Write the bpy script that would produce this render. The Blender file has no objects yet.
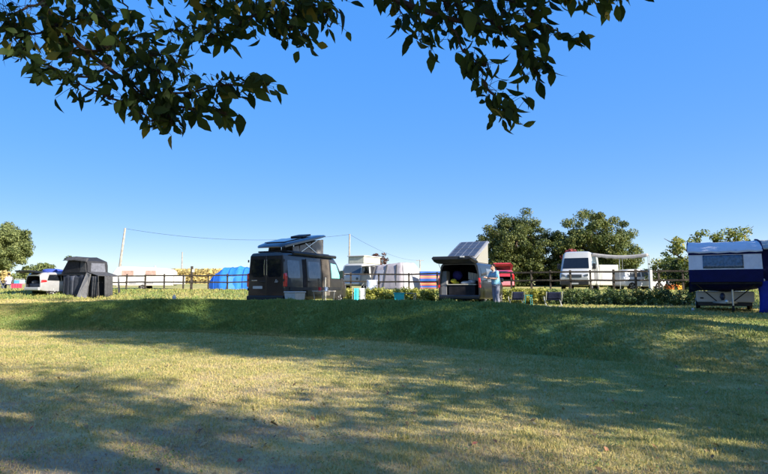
import bpy, math, random
import numpy as np
from mathutils import Vector, Matrix

scene = bpy.context.scene
COL = scene.collection
R = math.radians
rng = np.random.default_rng(7)
random.seed(7)

# ------------------------------------------------------------------ camera
EYE = 1.6
FPX = 560.0                       # focal length in photo pixels (768 wide)
cam_data = bpy.data.cameras.new('camera')
cam = bpy.data.objects.new('camera', cam_data)
COL.objects.link(cam)
cam_data.sensor_width = 36.0
cam_data.lens = FPX / 768.0 * 36.0
cam_data.clip_start = 0.05
cam_data.clip_end = 3000
cam.location = (0, 0, EYE)
cam.rotation_euler = (R(90) + math.atan(51.0 / FPX), 0, 0)
scene.camera = cam

# ------------------------------------------------------------------ light
SUN_EL = R(27)
SUN_DIR = Vector((0.8 * math.cos(SUN_EL), -0.6 * math.cos(SUN_EL), math.sin(SUN_EL)))   # towards the sun
world = bpy.data.worlds.new('World')
scene.world = world
world.use_nodes = True
wn = world.node_tree
wn.nodes.clear()
w_out = wn.nodes.new('ShaderNodeOutputWorld')
w_bg = wn.nodes.new('ShaderNodeBackground')
w_sky = wn.nodes.new('ShaderNodeTexSky')
w_sky.sky_type = 'NISHITA'
w_sky.sun_disc = False
w_sky.sun_elevation = SUN_EL
w_sky.sun_rotation = math.atan2(SUN_DIR.x, SUN_DIR.y)
w_sky.altitude = 1500
w_sky.air_density = 1.0
w_sky.dust_density = 3.0
w_sky.ozone_density = 3.0
w_bg.inputs['Strength'].default_value = 0.10
# the phone's rendition of a clear sky: softer from zenith to horizon and more saturated, the same all round
w_sep = wn.nodes.new('ShaderNodeSeparateColor'); w_sep.mode = 'HSV'
w_com = wn.nodes.new('ShaderNodeCombineColor'); w_com.mode = 'HSV'
w_s = wn.nodes.new('ShaderNodeMath'); w_s.operation = 'MULTIPLY'; w_s.inputs[1].default_value = 1.28; w_s.use_clamp = True
w_p = wn.nodes.new('ShaderNodeMath'); w_p.operation = 'POWER'; w_p.inputs[1].default_value = .17
w_v = wn.nodes.new('ShaderNodeMath'); w_v.operation = 'MULTIPLY'; w_v.inputs[1].default_value = 3.42
w_h = wn.nodes.new('ShaderNodeMath'); w_h.operation = 'MULTIPLY_ADD'; w_h.inputs[1].default_value = .60; w_h.inputs[2].default_value = .250
wn.links.new(w_sky.outputs[0], w_sep.inputs[0])
wn.links.new(w_sep.outputs[0], w_h.inputs[0]); wn.links.new(w_h.outputs[0], w_com.inputs[0])
wn.links.new(w_sep.outputs[1], w_s.inputs[0]); wn.links.new(w_s.outputs[0], w_com.inputs[1])
wn.links.new(w_sep.outputs[2], w_p.inputs[0]); wn.links.new(w_p.outputs[0], w_v.inputs[0]); wn.links.new(w_v.outputs[0], w_com.inputs[2])
wn.links.new(w_com.outputs[0], w_bg.inputs['Color'])
wn.links.new(w_bg.outputs[0], w_out.inputs['Surface'])
sun_data = bpy.data.lights.new('sun', 'SUN')
sun_data.energy = 4.8
sun_data.angle = R(0.53)
sun_data.color = (1.0, 0.93, 0.80)
sun = bpy.data.objects.new('sun', sun_data)
COL.objects.link(sun)
sun.rotation_euler = SUN_DIR.to_track_quat('Z', 'Y').to_euler()
sun.location = (30, -25, 40)

scene.view_settings.view_transform = 'Standard'
scene.view_settings.look = 'None'
scene.view_settings.exposure = 1.27
scene.view_settings.gamma = 1.0
scene.view_settings.use_curve_mapping = False
scene.render.engine = 'CYCLES'
scene.cycles.max_bounces = 8
scene.cycles.transparent_max_bounces = 8
scene.cycles.use_denoising = True

# ------------------------------------------------------------------ helpers
def at(px, depth, z=0.0):
    return Vector(((px - 384.0) / FPX * depth, depth, z))

def zpx(py, depth):
    "height of a point seen at photo row py and this depth (pitch ignored to first order)"
    return EYE + (288.0 - py) / FPX * depth

def tag(o, label=None, cat=None, group=None, kind=None):
    if label: o['label'] = label
    if cat: o['category'] = cat
    if group: o['group'] = group
    if kind: o['kind'] = kind
    return o

def empty(name, loc, rz=0.0, label=None, cat=None, group=None):
    o = bpy.data.objects.new(name, None)
    o.empty_display_size = 0.3
    COL.objects.link(o)
    o.location = loc
    o.rotation_euler = (0, 0, rz)
    return tag(o, label, cat, group)

def link_mesh(name, me, mat, parent=None):
    o = bpy.data.objects.new(name, me)
    COL.objects.link(o)
    if mat is not None and len(me.materials) == 0:
        me.materials.append(mat)
    if parent is not None:
        o.parent = parent
    return o

class MB:
    "collects shapes, then builds ONE mesh object"
    def __init__(s):
        s.v = []; s.f = []
    def add(s, vs, fs):
        k = len(s.v)
        s.v += [tuple(p) for p in vs]
        s.f += [tuple(i + k for i in f) for f in fs]
        return s
    def box(s, c, d, rot=None):
        x, y, z = d[0] / 2, d[1] / 2, d[2] / 2
        vs = [Vector(p) for p in ((-x,-y,-z),(x,-y,-z),(x,y,-z),(-x,y,-z),(-x,-y,z),(x,-y,z),(x,y,z),(-x,y,z))]
        if rot is not None:
            m = rot if isinstance(rot, Matrix) else Matrix.Rotation(rot, 3, 'Z')
            vs = [m @ p for p in vs]
        return s.add([p + Vector(c) for p in vs], [(0,3,2,1),(4,5,6,7),(0,1,5,4),(1,2,6,5),(2,3,7,6),(3,0,4,7)])
    def bar(s, a, b, w, h=None, up=(0, 0, 1)):
        h = h or w
        a = Vector(a); b = Vector(b); d = (b - a).normalized()
        u = Vector(up)
        if abs(d.dot(u)) > .98: u = Vector((0, 1, 0))
        sx = d.cross(u).normalized(); sz = sx.cross(d)
        vs = []
        for p in (a, b):
            for i, j in ((-1,-1),(1,-1),(1,1),(-1,1)):
                vs.append(p + sx * (i * w / 2) + sz * (j * h / 2))
        return s.add(vs, [(0,1,2,3),(7,6,5,4),(0,4,5,1),(1,5,6,2),(2,6,7,3),(3,7,4,0)])
    def tube(s, pts, rad, n=8, caps=True):
        pts = [Vector(p) for p in pts]
        if not hasattr(rad, '__len__'): rad = [rad] * len(pts)
        rings = []
        ref = None
        for i, p in enumerate(pts):
            d = (pts[min(i + 1, len(pts) - 1)] - pts[max(i - 1, 0)])
            if d.length < 1e-9: d = Vector((0, 0, 1))
            d.normalize()
            if ref is None:
                ref = Vector((1, 0, 0)) if abs(d.x) < .8 else Vector((0, 1, 0))
            u = (ref - d * ref.dot(d)).normalized(); w = d.cross(u); ref = u
            rings.append([p + (u * math.cos(2*math.pi*k/n) + w * math.sin(2*math.pi*k/n)) * rad[i] for k in range(n)])
        return s.loft(rings, caps)
    def loft(s, rings, caps=True, closed=True):
        n = len(rings[0]); vs = [p for r in rings for p in r]; fs = []
        m = n if closed else n - 1
        for i in range(len(rings) - 1):
            for k in range(m):
                a = i*n + k; b = i*n + (k+1) % n
                fs.append((a, b, b + n, a + n))
        if caps:
            fs.append(tuple(reversed(range(n))))
            fs.append(tuple((len(rings)-1)*n + k for k in range(n)))
        return s.add(vs, fs)
    def prism(s, poly, off):
        "a polygon (list of 3-D points) extruded by the vector off"
        n = len(poly); off = Vector(off)
        vs = [Vector(p) for p in poly] + [Vector(p) + off for p in poly]
        fs = [tuple(reversed(range(n))), tuple(range(n, 2*n))]
        fs += [(k, (k+1) % n, n + (k+1) % n, n + k) for k in range(n)]
        return s.add(vs, fs)
    def ball(s, c, r, nu=10, nv=7):
        c = Vector(c)
        if not hasattr(r, '__len__'): r = (r, r, r)
        rings = []
        for j in range(1, nv):
            t = math.pi * j / nv
            rings.append([c + Vector((r[0]*math.sin(t)*math.cos(2*math.pi*k/nu), r[1]*math.sin(t)*math.sin(2*math.pi*k/nu), -r[2]*math.cos(t))) for k in range(nu)])
        return s.loft(rings, True)
    def lathe(s, prof, c, axis='X', n=18):
        "profile of (radius, along) turned round an axis through c"
        rings = []
        for r, h in prof:
            ring = []
            for k in range(n):
                a = 2*math.pi*k/n
                p = {'X': (h, r*math.cos(a), r*math.sin(a)), 'Y': (r*math.sin(a), h, r*math.cos(a)), 'Z': (r*math.cos(a), r*math.sin(a), h)}[axis]
                ring.append(Vector(c) + Vector(p))
            rings.append(ring)
        return s.loft(rings, True)
    def grid(s, fn, nu, nv):
        vs = [fn(i / nu, j / nv) for j in range(nv + 1) for i in range(nu + 1)]
        fs = [(j*(nu+1)+i, j*(nu+1)+i+1, (j+1)*(nu+1)+i+1, (j+1)*(nu+1)+i) for j in range(nv) for i in range(nu)]
        return s.add(vs, fs)
    def build(s, name, mat, parent=None, smooth=False, bevel=0, solid=0, subsurf=0, loc=None):
        me = bpy.data.meshes.new(name)
        me.from_pydata([tuple(p) for p in s.v], [], s.f)
        me.validate()
        import bmesh
        bm = bmesh.new(); bm.from_mesh(me)
        bmesh.ops.recalc_face_normals(bm, faces=bm.faces)
        bm.to_mesh(me); bm.free()
        if smooth:
            me.polygons.foreach_set('use_smooth', [True] * len(me.polygons))
            if smooth != 'all':
                me.set_sharp_from_angle(angle=R(38))
        o = link_mesh(name, me, mat, parent)
        if loc is not None: o.location = loc
        if solid:
            m = o.modifiers.new('solid', 'SOLIDIFY'); m.thickness = solid; m.offset = 0
        if subsurf:
            m = o.modifiers.new('sub', 'SUBSURF'); m.levels = m.render_levels = subsurf
        if bevel:
            m = o.modifiers.new('bevel', 'BEVEL'); m.width = bevel; m.segments = 2; m.limit_method = 'ANGLE'; m.angle_limit = R(40)
        return o

def copy_tree(o, parent=None):
    c = o.copy(); COL.objects.link(c)
    if parent is not None: c.parent = parent
    for ch in list(o.children): copy_tree(ch, c)
    return c

# ------------------------------------------------------------------ materials
MATS = {}
def node_mat(name):
    m = bpy.data.materials.new(name); m.use_nodes = True
    nt = m.node_tree
    b = nt.nodes['Principled BSDF']
    MATS[name] = m
    return m, nt, b

def pm(name, col, rough=.5, metal=0.0, var=.12, scale=6.0, bump=0.0, coat=0.0, spec=None, col2=None, bscale=None, dirt=0.0):
    "a procedural paint, fabric, metal or wood: noise moves the colour and roughness, optional bump and dirt"
    m, nt, b = node_mat(name)
    tc = nt.nodes.new('ShaderNodeTexCoord')
    nz = nt.nodes.new('ShaderNodeTexNoise'); nz.inputs['Scale'].default_value = scale; nz.inputs['Detail'].default_value = 6
    nt.links.new(tc.outputs['Object'], nz.inputs['Vector'])
    mix = nt.nodes.new('ShaderNodeMix'); mix.data_type = 'RGBA'
    c2 = col2 or tuple(min(1, c * (1 + var * 1.5)) for c in col)
    c1 = tuple(c * (1 - var) for c in col)
    mix.inputs['A'].default_value = (*c1, 1); mix.inputs['B'].default_value = (*c2, 1)
    mr = nt.nodes.new('ShaderNodeMapRange'); mr.inputs['From Min'].default_value = .3; mr.inputs['From Max'].default_value = .7
    nt.links.new(nz.outputs['Fac'], mr.inputs['Value'])
    nt.links.new(mr.outputs['Result'], mix.inputs['Factor'])
    out = mix.outputs['Result']
    if dirt:
        n2 = nt.nodes.new('ShaderNodeTexNoise'); n2.inputs['Scale'].default_value = 2.3; n2.inputs['Detail'].default_value = 8; n2.inputs['Roughness'].default_value = .7
        nt.links.new(tc.outputs['Object'], n2.inputs['Vector'])
        m2 = nt.nodes.new('ShaderNodeMapRange'); m2.inputs['From Min'].default_value = .45; m2.inputs['From Max'].default_value = .8; m2.inputs['To Max'].default_value = dirt
        nt.links.new(n2.outputs['Fac'], m2.inputs['Value'])
        x2 = nt.nodes.new('ShaderNodeMix'); x2.data_type = 'RGBA'
        x2.inputs['B'].default_value = (.16, .13, .09, 1)
        nt.links.new(m2.outputs['Result'], x2.inputs['Factor']); nt.links.new(out, x2.inputs['A'])
        out = x2.outputs['Result']
    nt.links.new(out, b.inputs['Base Color'])
    r2 = nt.nodes.new('ShaderNodeMapRange'); r2.inputs['To Min'].default_value = max(.02, rough * .8); r2.inputs['To Max'].default_value = min(1, rough * 1.2)
    nt.links.new(nz.outputs['Fac'], r2.inputs['Value']); nt.links.new(r2.outputs['Result'], b.inputs['Roughness'])
    b.inputs['Metallic'].default_value = metal
    if coat: b.inputs['Coat Weight'].default_value = coat; b.inputs['Coat Roughness'].default_value = .06
    if spec is None and rough >= .6 and not coat: spec = .15
    if spec is not None: b.inputs['Specular IOR Level'].default_value = spec
    if bump:
        n3 = nt.nodes.new('ShaderNodeTexNoise'); n3.inputs['Scale'].default_value = bscale or scale * 3; n3.inputs['Detail'].default_value = 4
        nt.links.new(tc.outputs['Object'], n3.inputs['Vector'])
        bp = nt.nodes.new('ShaderNodeBump'); bp.inputs['Strength'].default_value = bump; bp.inputs['Distance'].default_value = .05
        nt.links.new(n3.outputs['Fac'], bp.inputs['Height']); nt.links.new(bp.outputs['Normal'], b.inputs['Normal'])
    return m

def leaf_mat(name, dark, light, third=None, trans=.35, rough=.55, scale=.5, spec=.3):
    "foliage: colour by a per-leaf random attribute and a slow noise, some light passes through"
    m, nt, b = node_mat(name)
    at_ = nt.nodes.new('ShaderNodeAttribute'); at_.attribute_name = 'rnd'
    geo = nt.nodes.new('ShaderNodeNewGeometry')
    nz = nt.nodes.new('ShaderNodeTexNoise'); nz.inputs['Scale'].default_value = scale; nz.inputs['Detail'].default_value = 3
    nt.links.new(geo.outputs['Position'], nz.inputs['Vector'])
    add = nt.nodes.new('ShaderNodeMath'); add.operation = 'ADD'
    mul = nt.nodes.new('ShaderNodeMath'); mul.operation = 'MULTIPLY_ADD'; mul.inputs[1].default_value = 1.6; mul.inputs[2].default_value = -.8
    nt.links.new(nz.outputs['Fac'], mul.inputs[0]); nt.links.new(mul.outputs[0], add.inputs[0]); nt.links.new(at_.outputs['Fac'], add.inputs[1])
    ramp = nt.nodes.new('ShaderNodeValToRGB')
    ramp.color_ramp.elements[0].color = (*dark, 1); ramp.color_ramp.elements[1].color = (*light, 1)
    ramp.color_ramp.elements[0].position = .1; ramp.color_ramp.elements[1].position = .85
    if third:
        e = ramp.color_ramp.elements.new(.97); e.color = (*third, 1)
    nt.links.new(add.outputs[0], ramp.inputs['Fac'])
    nt.links.new(ramp.outputs['Color'], b.inputs['Base Color'])
    b.inputs['Roughness'].default_value = rough
    b.inputs['Specular IOR Level'].default_value = spec
    tr = nt.nodes.new('ShaderNodeBsdfTranslucent')
    hs = nt.nodes.new('ShaderNodeHueSaturation'); hs.inputs['Saturation'].default_value = 1.15; hs.inputs['Value'].default_value = 1.3; hs.inputs['Hue'].default_value = .49
    nt.links.new(ramp.outputs['Color'], hs.inputs['Color']); nt.links.new(hs.outputs['Color'], tr.inputs['Color'])
    ms = nt.nodes.new('ShaderNodeMixShader'); ms.inputs['Fac'].default_value = trans
    nt.links.new(b.outputs[0], ms.inputs[1]); nt.links.new(tr.outputs[0], ms.inputs[2])
    nt.links.new(ms.outputs[0], nt.nodes['Material Output'].inputs['Surface'])
    return m

def grass_mat(name, blade):
    "ground and blades share one colour field: dry straw, olive and green patches and a little bare soil"
    m, nt, b = node_mat(name)
    geo = nt.nodes.new('ShaderNodeNewGeometry')
    ga = nt.nodes.new('ShaderNodeAttribute'); ga.attribute_name = 'green'
    def noise(sc, det=4, rough=.6, off=0):
        mp = nt.nodes.new('ShaderNodeMapping'); mp.inputs['Location'].default_value = (off, off * .7, 0); mp.inputs['Scale'].default_value = (1, 1, .3)
        nt.links.new(geo.outputs['Position'], mp.inputs['Vector'])
        n = nt.nodes.new('ShaderNodeTexNoise'); n.inputs['Scale'].default_value = sc; n.inputs['Detail'].default_value = det; n.inputs['Roughness'].default_value = rough
        nt.links.new(mp.outputs[0], n.inputs['Vector'])
        return n.outputs['Fac']
    def math_(op, a, bb, c=None):
        k = nt.nodes.new('ShaderNodeMath'); k.operation = op
        for i, x in enumerate((a, bb, c)):
            if x is None: continue
            if isinstance(x, (int, float)): k.inputs[i].default_value = x
            else: nt.links.new(x, k.inputs[i])
        return k.outputs[0]
    n1 = noise(.35, 3); n2 = noise(1.7, 5, .65, 13); n3 = noise(14, 4, .6, 31)
    f = math_('MULTIPLY_ADD', n1, .9, -.45)
    f = math_('MULTIPLY_ADD', n2, .8, math_('ADD', f, -.40))
    f = math_('MULTIPLY_ADD', n3, .35, math_('ADD', f, -.175))
    f = math_('ADD', f, ga.outputs['Fac'])
    if blade:
        ra = nt.nodes.new('ShaderNodeAttribute'); ra.attribute_name = 'rnd'
        f = math_('MULTIPLY_ADD', ra.outputs['Fac'], .5, math_('ADD', f, -.25))
    ramp = nt.nodes.new('ShaderNodeValToRGB')
    cr = ramp.color_ramp
    cr.elements[0].position = 0.0; cr.elements[0].color = (.40, .305, .19, 1)
    cr.elements[1].position = 1.0; cr.elements[1].color = (.18, .26, .070, 1)
    for p, c in ((.14, (.54, .425, .19)), (.28, (.48, .395, .15)), (.5, (.33, .31, .10)), (.75, (.24, .28, .085))):
        e = cr.elements.new(p); e.color = (*c, 1)
    nt.links.new(f, ramp.inputs['Fac'])
    col = ramp.outputs['Color']
    if not blade:
        # soil and thatch between the blades
        s = noise(3.1, 6, .7, 57)
        mr = nt.nodes.new('ShaderNodeMapRange'); mr.inputs['From Min'].default_value = .5; mr.inputs['From Max'].default_value = .72; mr.inputs['To Max'].default_value = .6
        nt.links.new(s, mr.inputs['Value'])
        mx = nt.nodes.new('ShaderNodeMix'); mx.data_type = 'RGBA'
        mx.inputs['B'].default_value = (.24, .195, .13, 1)
        nt.links.new(math_('MULTIPLY', mr.outputs[0], math_('SUBTRACT', 1.0, ga.outputs['Fac'])), mx.inputs['Factor']); nt.links.new(col, mx.inputs['A'])
        col = mx.outputs['Result']
        bp = nt.nodes.new('ShaderNodeBump'); bp.inputs['Strength'].default_value = .7; bp.inputs['Distance'].default_value = .04
        nt.links.new(math_('ADD', noise(38, 4, .7, 5), n3), bp.inputs['Height']); nt.links.new(bp.outputs['Normal'], b.inputs['Normal'])
    nt.links.new(col, b.inputs['Base Color'])
    b.inputs['Roughness'].default_value = .8
    b.inputs['Specular IOR Level'].default_value = .2
    if blade:
        tr = nt.nodes.new('ShaderNodeBsdfTranslucent'); nt.links.new(col, tr.inputs['Color'])
        ms = nt.nodes.new('ShaderNodeMixShader'); ms.inputs['Fac'].default_value = .3
        nt.links.new(b.outputs[0], ms.inputs[1]); nt.links.new(tr.outputs[0], ms.inputs[2])
        nt.links.new(ms.outputs[0], nt.nodes['Material Output'].inputs['Surface'])
    return m

def stripe_mat(name, bands, axis='Z', rough=.8, period=None):
    "printed bands of colour along one axis of the cloth"
    m, nt, b = node_mat(name)
    tc = nt.nodes.new('ShaderNodeTexCoord'); sp = nt.nodes.new('ShaderNodeSeparateXYZ')
    nt.links.new(tc.outputs['Object'], sp.inputs[0])
    v = sp.outputs[axis]
    if period:
        md = nt.nodes.new('ShaderNodeMath'); md.operation = 'WRAP'; md.inputs[1].default_value = period; md.inputs[2].default_value = 0
        nt.links.new(v, md.inputs[0]); v = md.outputs[0]
    ramp = nt.nodes.new('ShaderNodeValToRGB'); cr = ramp.color_ramp; cr.interpolation = 'CONSTANT'
    lo, hi = bands[0][0], bands[-1][0]
    mr = nt.nodes.new('ShaderNodeMapRange'); mr.inputs['From Min'].default_value = lo; mr.inputs['From Max'].default_value = hi
    nt.links.new(v, mr.inputs['Value']); nt.links.new(mr.outputs[0], ramp.inputs['Fac'])
    body = bands[:-1]
    cr.elements[0].position = 0; cr.elements[0].color = (*body[0][1], 1)
    cr.elements[1].position = (body[1][0]-lo)/(hi-lo); cr.elements[1].color = (*body[1][1], 1)
    for p, c in body[2:]:
        e = cr.elements.new((p-lo)/(hi-lo)); e.color = (*c, 1)
    nt.links.new(ramp.outputs['Color'], b.inputs['Base Color'])
    b.inputs['Roughness'].default_value = rough
    return m

M_ground = grass_mat('meadow_ground', False)
M_blade = grass_mat('grass_blade', True)
M_bark = pm('bark', (.085, .062, .045), .9, var=.4, scale=9, bump=.8, bscale=25)
M_darkbark = pm('dark_bark', (.030, .022, .018), .85, var=.35, scale=20, bump=.5)
M_wood = pm('weathered_wood', (.042, .033, .026), .9, var=.4, scale=7, bump=.4, col2=(.09, .075, .06))
M_pole = pm('pole_wood', (.30, .27, .24), .85, var=.3, scale=4, bump=.3)
M_black = pm('black_plastic', (.012, .012, .013), .55, var=.2)
M_rubber = pm('tyre_rubber', (.014, .014, .015), .85, var=.2, dirt=.4)
M_glass = pm('dark_glass', (.008, .010, .014), .05, var=.1, spec=.5)
M_glass2 = pm('tinted_window', (.05, .065, .08), .06, var=.1, spec=.7)
M_chrome = pm('bright_metal', (.6, .6, .62), .25, metal=.9, var=.08)
M_alu = pm('aluminium', (.55, .56, .58), .4, metal=.7, var=.1, dirt=.15)
M_red = pm('red_lamp', (.55, .012, .012), .2, var=.15, coat=.6)
M_white = pm('white_paint', (.43, .43, .42), .35, var=.04, scale=2, coat=.3, dirt=.12)
M_whitepl = pm('white_plastic', (.46, .46, .45), .45, var=.05, dirt=.1)
M_navypaint = pm('black_van_paint', (.008, .009, .014), .3, var=.15, coat=.35, spec=.3, scale=3)
M_sunlitpaint = pm('sunlit_van_paint', (.040, .038, .036), .3, metal=.3, var=.12, coat=.6, scale=3, dirt=.1)  # van paint lightened, sunlight on the flank put into its colour
M_darkgrey = pm('dark_grey_paint', (.009, .010, .014), .32, metal=.0, var=.12, coat=.35, scale=3)
M_interior = pm('dark_interior', (.02, .02, .024), .8, var=.3)
M_skin = pm('skin', (.55, .33, .24), .55, var=.06, scale=12)
M_hair = pm('dark_hair', (.02, .014, .01), .6, var=.4, scale=40, bump=.4)
M_cream = pm('cream_panel', (.62, .58, .48), .6, var=.08)
# ------------------------------------------------------------------ ground
TX = np.array([-60, -30, -15, -6.7, 0, 3, 7.3, 10, 16, 40.]); TY = np.array([27, 25, 22.4, 20.4, 17.2, 14.5, 10.7, 9.2, 7, 0.])
LX = np.array([-60, -30, -17.4, -7.6, 0, 3.8, 6.4, 9.9, 16, 40.]); LY = np.array([31, 29, 26, 23, 20.5, 18.5, 16.5, 14.5, 11.5, 4.])
LZ = np.array([.8, .8, .84, 1.10, 1.13, 1.08, .90, .76, .72, .7])
FX = np.array([-200, -20, 0, 9.5, 16, 26, 60.]); FY = np.array([60, 42, 37, 32, 29.5, 27, 22.])
def sstep(a, b, x):
    t = np.clip((x - a) / (b - a), 0, 1); return t * t * (3 - 2 * t)
def wob(x, y, k, seed):
    r = np.random.default_rng(seed); o = 0
    for i in range(6):
        a = r.uniform(0, 6.28); f = k * r.uniform(.6, 1.7)
        o = o + np.sin((x * math.cos(a) + y * math.sin(a)) * f + r.uniform(0, 6.28))
    return o / 6
def ground_z(x, y):
    x = np.asarray(x, float); y = np.asarray(y, float)
    toe = np.interp(x, TX, TY) + .5 * wob(x, y, .5, 3); lip = np.interp(x, LX, LY) + .35 * wob(x, y, .6, 4); lz = np.interp(x, LX, LZ)
    fen = np.interp(x, FX, FY)
    t = np.clip((y - toe) / (lip - toe), 0, 1)
    bank = lz * (t ** 1.25 * (1 - t) + t * (1 - (1 - t) ** 1.7))
    terr = .84 - .11 * np.exp(-((x + .5) / 7.5) ** 2) * sstep(33, 29, y)
    z = np.where(y < lip, bank, lz + (np.minimum(terr, lz) - lz) * sstep(0, 1.6, y - lip))
    z = np.where(y > lip, np.where(lz < .84, np.maximum(z, lz + (terr - lz) * sstep(0, 4, y - lip)), z), z)
    rise = sstep(fen - 5.5, fen - .6, y)
    z = z + rise * (1.42 - terr)
    far = np.clip(y - 48, 0, 75)
    z = z + far * .027
    z = z + .035 * wob(x, y, .9, 11) * sstep(3, 9, y) + .012 * wob(x, y, 4, 12)
    b = np.clip((y - toe) / (lip - toe), -1, 2)
    onbank = np.clip(np.sin(np.clip(b, 0, 1) * math.pi), 0, 1)
    z = z + onbank * (.06 * wob(x, y, 2.2, 21) + .03 * wob(x, y, 5.5, 22))
    return z
def gz(x, y): return float(ground_z(np.array([x]), np.array([y]))[0])
def ground_green(x, y):
    toe = np.interp(x, TX, TY) + .5 * wob(x, y, .5, 3); lip = np.interp(x, LX, LY); fen = np.interp(x, FX, FY)
    b = (y - toe) / (lip - toe)
    g = .13 + .36 * sstep(5, 15, y) + .0 * x                         # dry lawn in front, greener towards the bank
    g = g + .30 * sstep(0, 6, x) * sstep(-2, 6, y) * (1 - .5 * sstep(9, 15, y))                  # right-hand lawn is greener
    g = g - .12 * sstep(-3, -10, x) * sstep(8, 14, y) - .14 * sstep(1, -3, x) * sstep(9, 5, y)
    bank = .96 - .42 * sstep(3, 7, x) + .1 * wob(x, y, 1.1, 8)
    k = sstep(-.14, .2, b + .10 * wob(x, y, 2.1, 61)) * (1 - .55 * sstep(.75, 1.3, b + .1 * wob(x, y, 1.9, 62)))
    k = k * sstep(-26, -11, x)
    g = g * (1 - k) + bank * k
    k2 = sstep(1.0, 1.5, b); g = g * (1 - k2) + .50 * k2
    k3 = sstep(fen - 7, fen - 5, y); g = g * (1 - k3) + .62 * k3
    g = np.where(y > fen + 3, .40, g)
    g = np.where(y > fen + 12, .45, g)
    k4 = sstep(-13, -19, x) * sstep(21, 26, y) * sstep(fen - 4, fen - 7, y); g = g * (1 - k4) + .36 * k4
    return g + .12 * wob(x, y, .5, 9)

def axis(lo, a, b, hi, step, grow=1.18):
    mid = list(np.arange(a, b + 1e-6, step)); s = step; up = []; v = b
    while v < hi:
        s *= grow; v += s; up.append(v)
    s = step; dn = []; v = a
    while v > lo:
        s *= grow; v -= s; dn.append(v)
    return np.array(dn[::-1] + mid + up)
gx = axis(-900, -26, 24, 900, .22); gy = axis(-300, 1, 44, 1500, .2)
GXX, GYY = np.meshgrid(gx, gy)
zz = ground_z(GXX.ravel(), GYY.ravel())
nx, ny = len(gx), len(gy)
verts = np.stack([GXX.ravel(), GYY.ravel(), zz], 1)
ii = np.arange(nx - 1)[None, :] + np.arange(ny - 1)[:, None] * nx
quads = np.stack([ii, ii + 1, ii + 1 + nx, ii + nx], -1).reshape(-1, 4)

def np_mesh(name, v, f, mat, parent=None, rnd=None, smooth=False, attrs=None):
    "numpy arrays straight into a mesh: f is (n, k)"
    me = bpy.data.meshes.new(name)
    n, k = f.shape
    me.vertices.add(len(v)); me.vertices.foreach_set('co', np.ascontiguousarray(v, np.float32).ravel())
    me.loops.add(n * k); me.loops.foreach_set('vertex_index', np.ascontiguousarray(f, np.int32).ravel())
    me.polygons.add(n); me.polygons.foreach_set('loop_start', np.arange(0, n * k, k, dtype=np.int32))
    if smooth: me.polygons.foreach_set('use_smooth', np.ones(n, bool))
    me.update(calc_edges=True)
    if rnd is not None:
        a = me.attributes.new('rnd', 'FLOAT', 'FACE'); a.data.foreach_set('value', np.ascontiguousarray(rnd, np.float32))
    for nm, (dom, vals) in (attrs or {}).items():
        a = me.attributes.new(nm, 'FLOAT', dom); a.data.foreach_set('value', np.ascontiguousarray(vals, np.float32))
    return link_mesh(name, me, mat, parent)

ground = np_mesh('ground', verts, quads, M_ground, smooth=True, attrs={'green': ('POINT', ground_green(verts[:, 0], verts[:, 1]))})
tag(ground, 'mown grass field rising over a bank to the camping terrace', 'ground', kind='structure')

# ------------------------------------------------------------------ grass blades
def blades(x, y, length, width, lean, green):
    n = len(x); z = ground_z(x, y) - .004
    a = rng.uniform(0, 2 * math.pi, n); b = rng.uniform(0, 2 * math.pi, n)
    L = length * rng.uniform(.55, 1.3, n); ln = lean * rng.uniform(.2, 1.3, n)
    wx, wy = np.cos(a) * width / 2, np.sin(a) * width / 2
    tipx = x + np.cos(b) * L * np.sin(ln); tipy = y + np.sin(b) * L * np.sin(ln); tipz = z + L * np.cos(ln)
    mx = x + (tipx - x) * .42; my = y + (tipy - y) * .42; mz = z + (tipz - z) * .62
    v = np.stack([np.stack([x - wx, y - wy, z], 1), np.stack([x + wx, y + wy, z], 1),
                  np.stack([mx + wx * .8, my + wy * .8, mz], 1), np.stack([mx - wx * .8, my - wy * .8, mz], 1),
                  np.stack([tipx, tipy, tipz], 1)], 1).reshape(-1, 3)
    o = np.arange(n)[:, None] * 5
    f = np.concatenate([o + np.array([[0, 1, 2]]), o + np.array([[0, 2, 3]]), o + np.array([[3, 2, 4]])], 0)
    r = np.tile(rng.uniform(0, 1, n), 3)
    g = np.repeat(green, 5)
    return v, f, r, g

def wedge(n, d0, d1, side=.80, power=1.0):
    "points over the lawn in view and a step to either side"
    t = rng.uniform(0, 1, n)
    d = d0 * (d1 / d0) ** (t ** power)
    x = rng.uniform(-1, 1, n) * (side * d + 1.2)
    return x, d
# short dry lawn
x, y = wedge(430000, 3.9, 24, power=.92)
toe = np.interp(x, TX, TY) + .5 * wob(x, y, .5, 3); lip = np.interp(x, LX, LY); b = (y - toe) / (lip - toe)
patch = wob(x, y, 2.6, 41) + .7 * wob(x, y, 7, 42)
keep = (b < .15) & (rng.uniform(-1.0, 1.0, len(x)) < patch + .75 - .55 * sstep(1, -2.5, x) * sstep(8.5, 5, y))
x, y = x[keep], y[keep]
gr = ground_green(x, y)
lv, lf, lr, lg = blades(x, y, .030 + .018 * np.clip(wob(x, y, 1.3, 43), -1, 1) + .05 * np.clip(wob(x, y, 6.5, 44) + .6 * wob(x, y, 13, 45) - .25, 0, 1) + .0012 * y, .003 + .00075 * y, .95, gr + .3 * np.clip(wob(x, y, 6.5, 44) - .1, 0, 1))
o = np_mesh('lawn_grass', lv, lf, M_blade, rnd=lr, attrs={'green': ('POINT', lg)})
tag(o, 'short dry lawn grass in dappled shade below the bank', 'grass', kind='stuff')
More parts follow.
